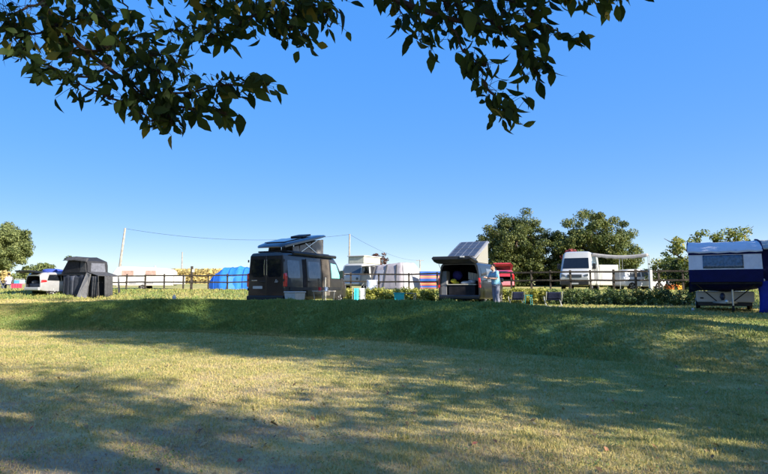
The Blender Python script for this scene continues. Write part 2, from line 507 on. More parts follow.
# long grass on the bank
n = 230000
x = rng.uniform(-24, 17, n); t = rng.uniform(-.05, 1.22, n)
toe = np.interp(x, TX, TY); lip = np.interp(x, LX, LY); y = toe + (lip - toe) * t
keep = (np.abs(x) < .8 * y + 1.5) & (rng.uniform(-1.1, .8, n) < wob(x, y, 3.1, 51) + .6 * wob(x, y, 8, 52) + .55)
x, y, t = x[keep], y[keep], t[keep]
hh = (.085 + .05 * wob(x, y, 1.7, 53) + .22 * np.clip(wob(x, y, 4.2, 54) + .5 * wob(x, y, 9, 55) - .3, 0, 1)) * np.where(t > 1, .7, 1.0) * (1 - .45 * sstep(-9, -20, x)) * (1 - .4 * sstep(3, 9, x))
bv, bf, br, bg = blades(x, y, hh, .012 + .0009 * y, .9, ground_green(x, y) + .08)
o = np_mesh('bank_grass', bv, bf, M_blade, rnd=br, attrs={'green': ('POINT', bg)})
tag(o, 'longer dark green grass covering the sloping bank', 'grass', kind='stuff')
# terrace grass and the rise up to the fence
n = 130000
x = rng.uniform(-40, 26, n); y = rng.uniform(15, 48, n)
lip = np.interp(x, LX, LY); fen = np.interp(x, FX, FY)
keep = (y > lip + .3) & (y < fen + 2) & (np.abs(x) < .78 * y + 1)
x, y = x[keep], y[keep]
hh = np.where(y > np.interp(x, FX, FY) - 5.5, .15, .06)
tv, tf, tr_, tg = blades(x, y, hh, .03 + .0008 * y, .8, ground_green(x, y))
o = np_mesh('terrace_grass', tv, tf, M_blade, rnd=tr_, attrs={'green': ('POINT', tg)})
tag(o, 'sunlit grass on the terrace and the rise up to the fence', 'grass', kind='stuff')

# fallen leaves and clover on the lawn
n = 900
x, y = wedge(n, 4.2, 20, power=.9); b = (y - np.interp(x, TX, TY)); x, y = x[b < 0], y[b < 0]; n = len(x)
z = ground_z(x, y) + rng.uniform(.012, .03, n); L = rng.uniform(.02, .05, n); a = rng.uniform(0, 6.28, n); ti = rng.normal(0, .35, (n, 2))
dx, dy = np.cos(a) * L, np.sin(a) * L
c = np.stack([x, y, z], 1); t = np.stack([dx, dy, ti[:, 0] * L], 1); s_ = np.stack([-dy, dx, ti[:, 1] * L], 1) * .5
v = np.stack([c - t, c + s_ + np.array([0, 0, .006]), c + t, c - s_ + np.array([0, 0, .006])], 1).reshape(-1, 3)
o_ = np.arange(n)[:, None] * 4; f = np.stack([o_ + np.array([[0, 1, 2]]), o_ + np.array([[0, 2, 3]])], 1).reshape(-1, 3)
LITTER = (v, f, np.repeat(rng.uniform(0, 1, n), 2))

# clover and plantain in small patches
cx_, cy_ = wedge(230, 4.2, 15, power=.9); cx_, cy_ = cx_[cy_ < np.interp(cx_, TX, TY) - .3], cy_[cy_ < np.interp(cx_, TX, TY) - .3]
k_ = 55; n = len(cx_) * k_
sp_ = np.repeat(rng.uniform(.05, .28, len(cx_)), k_)
x = np.repeat(cx_, k_) + rng.normal(0, 1, n) * sp_; y = np.repeat(cy_, k_) + rng.normal(0, 1, n) * sp_
z = ground_z(x, y) + rng.uniform(.008, .05, n); L = rng.uniform(.006, .013, n); a = rng.uniform(0, 6.28, n); ti = rng.normal(0, .4, (n, 2))
c = np.stack([x, y, z], 1); t = np.stack([np.cos(a) * L, np.sin(a) * L, ti[:, 0] * L], 1); s_ = np.stack([-np.sin(a) * L, np.cos(a) * L, ti[:, 1] * L], 1) * .8
v = np.stack([c - t, c + s_, c + t, c - s_], 1).reshape(-1, 3)
o_ = np.arange(n)[:, None] * 4; f = np.stack([o_ + np.array([[0, 1, 2]]), o_ + np.array([[0, 2, 3]])], 1).reshape(-1, 3)
CLOVER = (v, f, np.repeat(rng.uniform(0, 1, n), 2))
# ------------------------------------------------------------------ foliage
def leaf_cloud(centers, radii, per, size, r=None, updir=.35, squash=.75):
    "leaf-sized folded diamonds round many clump centres; returns verts, tri faces and a random value per face"
    r = r or rng
    c = np.repeat(np.asarray(centers, float), per, 0)
    rad = np.repeat(np.asarray(radii, float), per)
    n = len(c)
    d = r.normal(size=(n, 3)); d /= np.linalg.norm(d, axis=1)[:, None]
    rr = rad * r.uniform(0, 1, n) ** .45
    p = c + d * rr[:, None] * np.array([1, 1, squash])
    nrm = d * .6 + r.normal(size=(n, 3)) * .6 + np.array([0, 0, updir]); nrm /= np.linalg.norm(nrm, axis=1)[:, None]
    t = r.normal(size=(n, 3)); t -= nrm * (t * nrm).sum(1)[:, None]; t /= np.linalg.norm(t, axis=1)[:, None]
    s = np.cross(nrm, t)
    L = (size * r.uniform(.6, 1.35, n))[:, None]
    a = p - t * L * .5; bt = p + t * L * .5
    m1 = p + s * L * .32 + nrm * L * .10; m2 = p - s * L * .32 + nrm * L * .10
    v = np.stack([a, m1, bt, m2], 1).reshape(-1, 3)
    o = np.arange(n)[:, None] * 4
    f = np.stack([o + np.array([[0, 1, 2]]), o + np.array([[0, 2, 3]])], 1).reshape(-1, 3)
    return v, f, np.repeat(r.uniform(0, 1, n), 2)

def crown_points(c, rad, n, r, lumps=7, shell=.45, flat=None, core=.28):
    "clump centres for an uneven crown made of several overlapping lobes"
    c = np.array(c, float); rad = np.array(rad, float)
    lob = []
    for i in range(lumps):
        d = r.normal(size=3); d /= np.linalg.norm(d)
        lob.append((c + d * rad * r.uniform(.40, .58), rad * r.uniform(.42, .60)))
    lob.append((c, rad * (.82 if core < .4 else .93)))
    pts = []
    for i in range(n):
        lc, lr = lob[-1] if r.uniform() < core else lob[r.integers(len(lob))]
        d = r.normal(size=3); d /= np.linalg.norm(d)
        p = lc + d * lr * (r.uniform(shell ** 3, 1) ** (1 / 3))
        if flat is not None and p[2] < flat: p[2] = flat + r.uniform(0, .6)
        pts.append(p)
    return np.array(pts)

def limbs(mb, base, top, rad, ends, r, n=8):
    "tapered trunk and forked limbs that run out to points of the crown"
    base = Vector(base); top = Vector(top)
    pts = [base + (top - base) * t + Vector((r.normal() * .06, r.normal() * .06, 0)) * (t > 0) * (top - base).length * .25 for t in (0, .3, .6, 1)]
    mb.tube([base - Vector((0, 0, .3))] + pts, [rad * 1.6, rad * 1.25, rad * .95, rad * .85, rad * .6], n)
    for e in ends:
        e = Vector(e); k = r.uniform(.45, 1.0); s = pts[1] + (pts[-1] - pts[1]) * k
        mid = s + (e - s) * .5 + Vector((r.normal(), r.normal(), abs(r.normal()) * .8)) * (e - s).length * .08
        mb.tube([s, s + (mid - s) * .5, mid, e], [rad * .5, rad * .4, rad * .26, rad * .07], 6)
        for q in range(2):
            a = mid + (e - mid) * r.uniform(.1, .7); d = Vector(r.normal(size=3)) * (e - s).length * .25
            mb.tube([a, a + d * .5 + Vector((0, 0, .1)), a + d], [rad * .18, rad * .12, rad * .03], 5)

def tree(name, base, crown, rad, label, leafmat, seed, clumps=90, per=170, size=.28, clump_r=.75, trunk_r=.28, cat='tree', group=None, lumps=7, flat=None, nlimb=9, updir=.35, core=.28):
    r = np.random.default_rng(seed)
    root = empty(name, base, 0, label, cat, group)
    b = Vector(base); c = np.array(crown, float) - np.array(b)
    pts = crown_points(c, rad, clumps, r, lumps, flat=flat, core=core)
    v, f, rn = leaf_cloud(pts, clump_r * r.uniform(.6, 1.3, len(pts)), per, size, r, updir)
    np_mesh('crown', v, f, leafmat, root, rnd=rn)
    mb = MB()
    ends = [Vector(pts[i]) for i in r.choice(len(pts), min(nlimb, len(pts)), replace=False)]
    limbs(mb, (0, 0, 0), tuple(c + np.array([0, 0, rad[2] * .25])), trunk_r, ends, r)
    mb.build('trunk', M_bark, root, smooth=True)
    return root

L_oak = leaf_mat('oak_leaf', (.032, .052, .015), (.15, .175, .05), (.19, .19, .06), trans=.25)
L_oak2 = leaf_mat('ash_leaf', (.036, .060, .018), (.17, .20, .058), (.22, .22, .07), trans=.28)
L_left = leaf_mat('willow_leaf', (.07, .10, .035), (.24, .27, .10), trans=.3)
L_copper = leaf_mat('copper_leaf', (.06, .028, .02), (.17, .07, .045), trans=.25)
L_pink = leaf_mat('red_leaf', (.20, .04, .05), (.42, .11, .12), trans=.3)
L_yellow = leaf_mat('yellowing_leaf', (.09, .12, .03), (.27, .31, .08), (.36, .31, .08), trans=.35)
L_dark = leaf_mat('dark_hedge_leaf', (.014, .026, .009), (.055, .085, .022), trans=.2)
L_hedge = leaf_mat('hedge_leaf', (.14, .16, .03), (.46, .46, .10), (.52, .46, .15), trans=.35, scale=1.3)
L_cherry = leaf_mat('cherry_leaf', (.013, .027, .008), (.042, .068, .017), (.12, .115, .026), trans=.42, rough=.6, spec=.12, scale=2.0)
L_shade = leaf_mat('shade_tree_leaf', (.04, .06, .015), (.10, .12, .03), trans=.40)
L_hedge2 = leaf_mat('privet_leaf', (.032, .058, .018), (.12, .17, .05), trans=.25, scale=1.3)
L_corn = leaf_mat('maize_leaf', (.34, .27, .10), (.62, .50, .22), trans=.25, scale=.2)

L_litter = leaf_mat('fallen_leaf', (.14, .08, .04), (.42, .33, .15), (.30, .10, .06), trans=.1)
o = np_mesh('fallen_leaves', LITTER[0], LITTER[1], L_litter, rnd=LITTER[2]); tag(o, 'small dry fallen leaves scattered over the lawn', 'leaves', kind='stuff')
L_clover = leaf_mat('clover_leaf', (.13, .17, .05), (.24, .29, .09), trans=.3)
o = np_mesh('clover_patches', CLOVER[0], CLOVER[1], L_clover, rnd=CLOVER[2]); tag(o, 'small green clover patches in the lawn', 'clover', kind='stuff')
# the two big trees behind the white van
def spot(px, d): p = at(px, d); return (p.x, p.y, gz(p.x, p.y))
b = spot(515, 62); tree('broadleaf_tree', b, (b[0] + .1, b[1], 5.2), (4.7, 3.8, 4.75), 'large dark green tree left of the white van, behind the red car', L_oak, 101, 300, 280, .19, .78, group='big trees behind the fence', lumps=12, core=.5)
b = spot(591, 60); tree('broadleaf_tree', b, (b[0] + .2, b[1], 5.2), (5.0, 4.0, 4.95), 'large rounded green tree standing directly behind the white high-roof van', L_oak2, 102, 330, 280, .19, .78, group='big trees behind the fence', lumps=12, core=.5)
b = spot(478, 66); tree('broadleaf_tree', b, (b[0] + 1.2, b[1], 3.6), (1.9, 1.6, 2.2), 'small dark tree behind the raised roof of the camper with open tailgate', L_oak, 103, 34, 170, .28, .7, .14, group='big trees behind the fence')
b = spot(548, 66); tree('broadleaf_tree', b, (b[0], b[1], 3.2), (3.6, 1.8, 2.3), 'low dark tree filling the gap between the two big trees', L_dark, 104, 60, 200, .28, .8, .14, group='big trees behind the fence')
# left side
b = spot(4, 76); tree('broadleaf_tree', b, (b[0], b[1], 6.2), (3.7, 3.6, 4.7), 'tall grey-green tree cut by the left edge of the picture', L_left, 105, 150, 260, .24, .9)
b = spot(30, 80); tree('hedgerow_bush', b, (b[0], b[1], 3.3), (2.3, 1.5, 1.4), 'small green bush at the foot of the tall left-hand tree', L_left, 112, 24, 160, .28, .7, .1, 'bush')
b = spot(45, 84); tree('hedgerow_bush', b, (b[0], b[1], 4.2), (2.0, 1.5, 1.4), 'round olive bush above the white estate car with open tailgate', L_left, 106, 26, 150, .3, .7, .1, 'bush')
b = spot(6, 58); tree('straw_bush', b, (b[0], b[1], 2.6), (.9, .7, .7), 'straw coloured bush behind the seated campers', L_corn, 107, 12, 130, .22, .4, .06, 'bush')
b = spot(72, 80); tree('hedgerow_tree', b, (b[0], b[1], 4.6), (1.2, 1.2, 1.6), 'small dark tree peeping out behind the dark rooftop tent', L_oak2, 108, 20, 150, .28, .6, .12)
# middle
b = spot(378, 88); tree('copper_tree', b, (b[0], b[1], 6.0), (1.6, 1.3, 1.7), 'small copper-leaved tree above the white awning tent', L_copper, 109, 34, 60, .22, .42, .12)
b = spot(569, 50); tree('red_shrub', b, (b[0], b[1], 4.55), (.9, .8, .7), 'red-leaved shrub just above the roof of the white high-roof van', L_pink, 110, 16, 36, .14, .24, .07, 'shrub', lumps=4)
# right: yellowing fruit tree with long bare shoots, behind the folding camper
b = spot(712, 25); r_ = np.random.default_rng(55)
ft = empty('fruit_tree', b, 0, 'yellowing small tree with long bare shoots behind the blue folding camper', 'tree')
arms = [((0, 0, 1.0), (-.5, 0, 1.9), (-1.3, -.1, 2.5), (-1.75, 0, 2.75), (-2.1, 0, 2.95)), ((0, 0, 1.2), (.4, .1, 2.0), (.9, 0, 2.75), (1.5, 0, 3.15), (1.95, 0, 3.5)), ((0, 0, 1.4), (.1, 0, 2.2), (.15, 0, 2.9), (.35, 0, 3.15)),
        ((0, 0, .9), (-.7, .2, 1.7), (-1.5, .1, 2.2), (-2.0, 0, 2.45)), ((0, 0, .8), (.7, 0, 1.7), (1.5, .2, 2.3), (1.9, .2, 2.6)), ((0, 0, 1.2), (-.3, .2, 2.2), (-.45, .1, 2.85), (-.6, .1, 3.1)), ((0, 0, 1.2), (.35, -.2, 2.3), (.75, -.1, 2.95), (.95, -.1, 3.2))]
mb = MB(); mb.tube([(0, 0, -.3), (.03, 0, .6), (0, 0, 1.4)], [.11, .09, .08], 8)
cps = []
for k, a in enumerate(arms):
    mb.tube(a, [.06, .05, .035, .022, .008][:len(a)], 6)
    for i in range(1, len(a) - 1):
        for q in range(5):
            t = r_.uniform(0, 1); p = Vector(a[i]) * (1 - t) + Vector(a[i + 1]) * t
            if k in (0, 1) and i == 3 and t > .25: continue
            cps.append(np.array(p) + r_.normal(size=3) * .16)
mb.build('trunk', M_bark, ft, smooth=True)
v, f, rn = leaf_cloud(cps, .24 * r_.uniform(.6, 1.4, len(cps)), 55, .11, r_, .3); np_mesh('crown', v, f, L_yellow, ft, rnd=rn)
b = spot(667, 36); tree('orchard_shrub', b, (b[0], b[1], 2.75), (1.1, .8, .95), 'yellow-orange tinged shrub left of the folding camper, above the fence', L_yellow, 111, 22, 130, .14, .38, .06, 'shrub')
b = spot(684, 31); tree('evergreen_bush', b, (b[0], b[1], 2.3), (1.25, .8, 1.15), 'dense dark evergreen bush beside the left end of the folding camper', L_dark, 113, 34, 180, .12, .42, .07, 'bush')
b = spot(655, 44); tree('evergreen_bush', b, (b[0], b[1], 2.35), (2.4, .8, .75), 'dark evergreen bush behind the fence left of the orange tent', L_dark, 114, 40, 150, .15, .45, .07, 'bush')
b = spot(702, 34); tree('evergreen_bush', b, (b[0], b[1], 2.2), (2.0, .9, 1.1), 'dark evergreen bush wholly behind the folding camper roof', L_dark, 115, 30, 150, .15, .45, .07, 'bush')

# trees to the right of the photographer: out of view, they throw the shade over the lawn and the bank
def shade_tree(base, h, rr, seed, label, per=150, clumps=90, low=.3, size=.2):
    b = (base[0], base[1], gz(*base))
    tree('lime_tree', b, (b[0], b[1], h * (1 + low) / 2), (rr, rr, h * (1 - low) / 2), label, L_shade, seed, clumps, per, size, .95, .3, group='trees to the right that shade the lawn', lumps=9, nlimb=14)
SHADE = []
def sc_(s, t): return (.6 * s - .8 * t, .8 * s + .6 * t)      # s across the sunbeams, t along them (ground axes)
shade_tree(sc_(12.2, -12), 25.5, 4.5, 201, 'tall lime tree right of the lawn, nearest the bank', 230, 240, .12)
shade_tree(sc_(16.4, -8.5), 26, 4.2, 202, 'tallest lime tree, on the terrace right of the folding camper', 210, 230, .12)
shade_tree(sc_(8.2, -9.5), 10.2, 3.5, 206, 'broad lime tree at the right edge of the lawn', 110, 56, .15)
shade_tree(sc_(2.6, -9.5), 13.0, 3.4, 203, 'spreading lime tree close to the right of the photographer', 110, 34, .55)
shade_tree(sc_(27.5, -9.0), 10.0, 3.6, 204, 'low lime tree beyond the folding camper', 140, 90, .15)
shade_tree(sc_(-2.4, -14), 13.0, 4.4, 205, 'lime tree behind the photographer to the right', 110, 26, .3)
shade_tree(sc_(20.0, -5.0), 11.5, 3.3, 207, 'lime tree on the terrace just right of the folding camper', 170, 130, .10)
shade_tree(sc_(3.8, -17.0), 16.5, 2.6, 208, 'second lime tree behind the photographer to the right', 100, 34, .3)
shade_tree(sc_(10.6, -7.5), 8.4, 3.0, 209, 'short lime tree at the foot of the bank on the right', 120, 64, .1)
# trees added left of the lawn, out of view, to darken reflections in the paintwork
for k, (x_, y_) in enumerate(((-27, 17), (-31, 11.5), (-34, 5), (-38, 19), (-27, 2))):
    b = (x_, y_, gz(x_, y_)); tree('reflection_tree', b, (x_, y_, 5.2), (4.2, 3.4, 5.4), ('first', 'second', 'third', 'fourth', 'fifth')[k] + ' unseen tree added left of the lawn to darken reflections', L_dark, 210 + k, 60, 90, .5, 1.1, .3, group='unseen trees added left of the lawn')
# ------------------------------------------------------------------ overhanging cherry tree
def P3(px, py, d):
    "a point seen at photo pixel (px, py) at this distance along the ground"
    a_ = math.atan(51.0 / FPX); u_ = (237 - py) / FPX
    fy_, fz_ = math.cos(a_) - u_ * math.sin(a_), math.sin(a_) + u_ * math.cos(a_)
    return Vector(((px - 384) / FPX * d / fy_, d, EYE + fz_ / fy_ * d))
cb = (-3.6, -2.2, gz(-3.6, -2.2))
cherry = empty('cherry_tree', cb, 0, 'cherry tree whose dark leafy branches hang into the top of the picture', 'tree')
CB = Vector(cb)
fork = Vector((-3.4, -2.0, 2.9))
mb = MB(); mb.tube([CB - Vector((0, 0, .3)), CB + Vector((.05, .05, .5)), CB + Vector((.1, .15, 1.7)), fork], [.34, .26, .21, .19], 12)
LI = [ (fork, (-3.2, .2, 3.9), (-2.9, 2.2, 4.3)), (fork, (-1.6, -.4, 3.9), (-.6, 1.6, 4.0)), (fork, (-1.0, -2.2, 4.6), (1.6, -1.6, 5.6), (4.0, -1.2, 6.0)),
       (fork, (-4.6, -2.6, 4.6), (-6.5, -2.2, 5.8)), (fork, (-3.3, -3.6, 4.8), (-3.0, -5.4, 6.2)), (fork, (-3.2, -2.0, 5.2), (-2.6, -1.8, 7.6)) ]
for a in LI: mb.tube(a, [.15, .10, .055, .03][:len(a)], 8)
mb2 = mb
mb = MB(); mb.v = [tuple(Vector(p) - CB) for p in mb2.v]; mb.f = mb2.f
mb.build('trunk', M_bark, cherry, smooth=True)

TW = []      # twigs in view: (points with pixel and distance, leaf density per metre, spread)
def tw(pts, dens=46, spread=.10, droop=True): TW.append(([P3(p[0], p[1] - 7, p[2]) for p in pts], dens, spread, droop))
# left limb and its sprays
main_left = [P3(14, -60, 3.3), P3(36, -6, 3.25), P3(62, 30, 3.2), P3(95, 58, 3.15), P3(124, 80, 3.1), P3(148, 104, 3.08), P3(166, 126, 3.05)]
tw([(124, 80, 3.1), (148, 104, 3.08), (166, 128, 3.05)], 60, .08)
tw([(110, 72, 3.12), (90, 84, 3.0), (62, 80, 2.95), (36, 66, 2.9)], 50, .05)
tw([(150, 106, 3.08), (120, 108, 3.0), (88, 96, 2.95), (58, 84, 2.95)], 60, .06)
tw([(166, 126, 3.05), (150, 128, 3.0), (128, 116, 3.0)], 50, .06)
tw([(148, 104, 3.08), (180, 100, 3.0), (222, 92, 2.95), (264, 90, 2.9)], 74, .055)
tw([(160, 112, 3.05), (190, 116, 3.0), (214, 114, 2.95), (228, 122, 2.95)], 60, .05)
tw([(168, 122, 3.05), (172, 132, 3.03)], 60, .05)
tw([(95, 58, 3.15), (118, 52, 3.2), (140, 42, 3.2), (176, 38, 3.2), (212, 34, 3.15)], 90, .085)
tw([(124, 80, 3.1), (140, 66, 3.05), (165, 60, 3.0), (186, 76, 3.0)], 90, .10)
tw([(140, 60, 3.1), (156, 74, 3.0), (164, 92, 2.98)], 70, .08)
tw([(62, 30, 3.2), (40, 40, 3.1), (18, 42, 3.0), (4, 34, 3.0)], 80, .09)
tw([(44, 8, 3.2), (24, 16, 3.1), (8, 22, 3.0), (-14, 30, 2.95)], 80, .10)
tw([(30, 40, 3.1), (24, 54, 3.0), (22, 66, 3.0)], 60, .06)
tw([(36, -6, 3.25), (60, -4, 3.3), (92, 6, 3.3), (112, 22, 3.25)], 90, .09)
tw([(62, 30, 3.2), (84, 22, 3.15), (104, 24, 3.1)], 70, .07)
tw([(48, 14, 3.2), (54, 34, 3.1), (58, 50, 3.1)], 44, .06)
tw([(95, 58, 3.15), (72, 56, 3.1), (66, 72, 3.05)], 40, .05)
tw([(14, -60, 3.3), (90, -40, 3.3), (142, -12, 3.2), (164, -4, 3.2)], 46, .05)
tw([(110, -30, 3.3), (118, 0, 3.25), (128, 14, 3.2), (132, 28, 3.2)], 8, .04)
# upper middle
tw([(180, -50, 3.4), (205, -8, 3.35), (232, 6, 3.3), (262, 16, 3.25), (290, 34, 3.2), (306, 42, 3.2)], 85, .09)
tw([(262, 16, 3.25), (252, 24, 3.2), (236, 30, 3.15), (222, 40, 3.1), (206, 46, 3.1)], 90, .07)
tw([(190, -30, 3.4), (198, 4, 3.3), (212, 10, 3.3)], 60, .05)
tw([(250, -40, 3.4), (276, -6, 3.3), (300, 4, 3.25), (330, 2, 3.2)], 95, .10)
tw([(300, 4, 3.25), (318, 16, 3.2), (330, 22, 3.2)], 80, .08)
tw([(276, 4, 3.25), (282, 20, 3.2), (298, 26, 3.2)], 70, .07)
# right limb
main_right = [P3(330, -90, 3.2), P3(378, -8, 3.05), P3(410, 6, 3.0), P3(446, 18, 2.95), P3(482, 26, 2.9), P3(520, 34, 2.88), P3(548, 40, 2.86)]
tw([(384, 0, 3.05), (398, 14, 3.0), (404, 22, 3.0)], 50, .05)
tw([(410, 6, 3.0), (416, 24, 2.97), (422, 40, 2.95), (432, 52, 2.95)], 70, .06)
tw([(378, -8, 3.05), (384, 8, 3.0)], 24, .03)
tw([(440, 17, 2.95), (450, 34, 2.93), (460, 52, 2.9), (476, 68, 2.9), (484, 82, 2.9)], 34, .04)
tw([(464, 56, 2.9), (474, 70, 2.9), (488, 72, 2.9)], 70, .05)
tw([(484, 88, 2.9), (494, 102, 2.9), (504, 112, 2.88), (513, 124, 2.87)], 110, .06)
tw([(482, 26, 2.9), (500, 34, 2.88), (516, 44, 2.86), (530, 56, 2.85)], 80, .07)
tw([(516, 44, 2.86), (524, 60, 2.85), (534, 76, 2.85), (538, 82, 2.85)], 76, .05)
tw([(520, 34, 2.88), (536, 32, 2.85), (550, 36, 2.85), (566, 44, 2.84), (580, 44, 2.84)], 48, .035)
tw([(446, 18, 2.95), (464, 8, 2.95), (492, 4, 2.95), (520, 12, 2.9), (536, 26, 2.9)], 90, .09)
tw([(420, 2, 3.0), (446, 10, 2.95), (468, 24, 2.93), (482, 40, 2.9)], 80, .07)
tw([(482, -20, 3.0), (520, -10, 2.95), (560, -6, 2.95), (604, -4, 2.9), (634, -4, 2.9)], 80, .07)
tw([(540, -30, 3.0), (570, -14, 2.95), (612, -6, 2.95)], 60, .08)
tw([(400, -30, 3.1), (440, -8, 3.0), (470, -2, 3.0)], 70, .06)

tmb = MB()
tmb.tube([Vector((-3.2, .2, 3.9)) + (main_left[0] - Vector((-3.2, .2, 3.9))) * t for t in (0, .5)] + main_left, [.05, .04, .026, .021, .017, .014, .011, .008, .004], 7)
tmb.tube([Vector((-1.6, -.4, 3.9)), Vector((-1.0, 1.4, 3.8))] + main_right, [.05, .042, .032, .024, .019, .015, .011, .008, .005], 7)
LEAF = []     # (position, orientation matrix, scale)
lr_ = np.random.default_rng(77)
for pts, dens, spread, droop in TW:
    n = len(pts)
    rad = [.008 * (1 - .75 * i / (n - 1)) for i in range(n)]
    # a crooked twig
    fine = []
    for i in range(n - 1):
        for k in range(3):
            fine.append(pts[i].lerp(pts[i + 1], k / 3) + Vector(lr_.normal(size=3)) * .008 * (k > 0))
    fine.append(pts[-1])
    tmb.tube(fine, [.0075 * (1 - .8 * i / (len(fine) - 1)) + .001 for i in range(len(fine))], 5)
    length = sum((pts[i + 1] - pts[i]).length for i in range(n - 1))
    for q in range(int(dens * length * 2.05) + 1):
        t = lr_.uniform(0, 1) ** .85 * (n - 1); i = min(int(t), n - 2); p = pts[i].lerp(pts[i + 1], t - i)
        tang = (pts[i + 1] - pts[i]).normalized()
        off = Vector((lr_.normal() * spread * .72, lr_.normal() * spread * 1.3, lr_.normal() * spread * .5))
        d = Vector((lr_.normal() * .55, lr_.normal() * .55, -1.0 + lr_.normal() * .45)) + tang * lr_.uniform(0, .9)
        if lr_.uniform() < .22: d = tang + Vector(lr_.normal(size=3)) * .6
        d.normalize()
        side = Vector(lr_.normal(size=3)); side = (side - d * side.dot(d)).normalized(); nrm = side.cross(d)
        LEAF.append((p + off, Matrix((side, d, nrm)).transposed(), float(np.clip(lr_.normal(.70, .20), .30, 1.25))))
        if off.length > .03:                                   # its stalk, back to the twig
            tmb.tube([p, p + off * .6 + Vector((0, 0, .004)), p + off], [.0016, .0013, .001], 3)
mbv = [tuple(Vector(p) - CB) for p in tmb.v]; tmb.v = mbv
tmb.build('branch', M_darkbark, cherry, smooth=True)

def leaf_shape(curl, fold, wmax, saw):
    "ovate cherry leaf, 0.1 m, folded along the midrib, toothed edge, pointed tip"
    prof = [(0, .02), (.12, .45), (.28, .86), (.45, 1.0), (.62, .88), (.76, .62), (.88, .30), (1.0, .0)]
    v = []; f = []
    for i, (t, w) in enumerate(prof):
        y = t * .105; z = -curl * (t ** 2) * .105
        wv = w * wmax * (1 + saw * (1 if i % 2 else -1))
        v += [(-wv, y, z + fold * wv), (0, y, z), (wv, y, z + fold * wv)]
    for i in range(len(prof) - 1):
        a = i * 3
        f += [(a, a+1, a+4, a+3), (a+1, a+2, a+5, a+4)]
    return np.array(v), f
SH = [leaf_shape(.25, .35, .026, .05), leaf_shape(.6, .15, .031, .06), leaf_shape(-.15, .65, .023, .04)]
LM = []
for k, (v, f) in enumerate(SH):
    for q in range(3):
        me = bpy.data.meshes.new('cherry_leaf_shape')
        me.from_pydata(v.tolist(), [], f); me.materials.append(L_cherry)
        me.polygons.foreach_set('use_smooth', [True] * len(f))
        a = me.attributes.new('rnd', 'FLOAT', 'FACE'); a.data.foreach_set('value', np.full(len(f), (.15, .45, .8)[q], np.float32))
        LM.append(me)
# the 300 leaves that show largest are parts of their own, the rest is one mesh
def shows(L):
    p, m, s = L
    c = Vector((0, 0, EYE)); d = p - c
    u = d.x / d.y * FPX + 384; w = 288 - d.z / d.y * FPX
    infr = (-4 < u < 772) and (w > -8)
    nv = (p - c).normalized()
    return (s * s / d.length_squared * (.25 + abs(m.col[2].dot(nv)))) if infr else 0
order = sorted(range(len(LEAF)), key=lambda i: -shows(LEAF[i]))
for i in order[:300]:
    p, m, s = LEAF[i]
    o = bpy.data.objects.new('leaf', LM[int(lr_.integers(9))]); COL.objects.link(o); o.parent = cherry
    o.matrix_local = Matrix.Translation(p - CB) @ m.to_4x4() @ Matrix.Scale(s, 4)
vv = []; ff = []; rn = []; k = 0
for i in order[300:]:
    p, m, s = LEAF[i]; v, f = SH[int(lr_.integers(3))]
    vv.append((v * s) @ np.array(m).T + np.array(p - CB)); ff.append(np.array(f) + k); rn.append(np.full(len(f), lr_.uniform())); k += len(v)
# the rest of the crown, above and behind the photographer
cp = crown_points((-3.0, -2.6, 6.4), (4.4, 3.8, 3.0), 40, np.random.default_rng(9), 7)
cp2 = np.array([[x_, y_, 4.5 + .22 * abs(x_) + z_] for x_, y_, z_ in zip(np.random.default_rng(5).uniform(-2.4, 4.6, 20), np.random.default_rng(6).uniform(-1.6, 1.7, 20), np.random.default_rng(8).uniform(0, 1.2, 20))])
cp = np.concatenate([cp, cp2]) - np.array(cb)
v, f, r3 = leaf_cloud(cp, np.full(len(cp), .62), 85, .11, np.random.default_rng(10))
allq = np.concatenate(ff)
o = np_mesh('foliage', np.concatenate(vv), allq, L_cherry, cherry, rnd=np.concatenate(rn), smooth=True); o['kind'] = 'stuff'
o = np_mesh('upper_foliage', v, f, L_cherry, cherry, rnd=r3); o['kind'] = 'stuff'

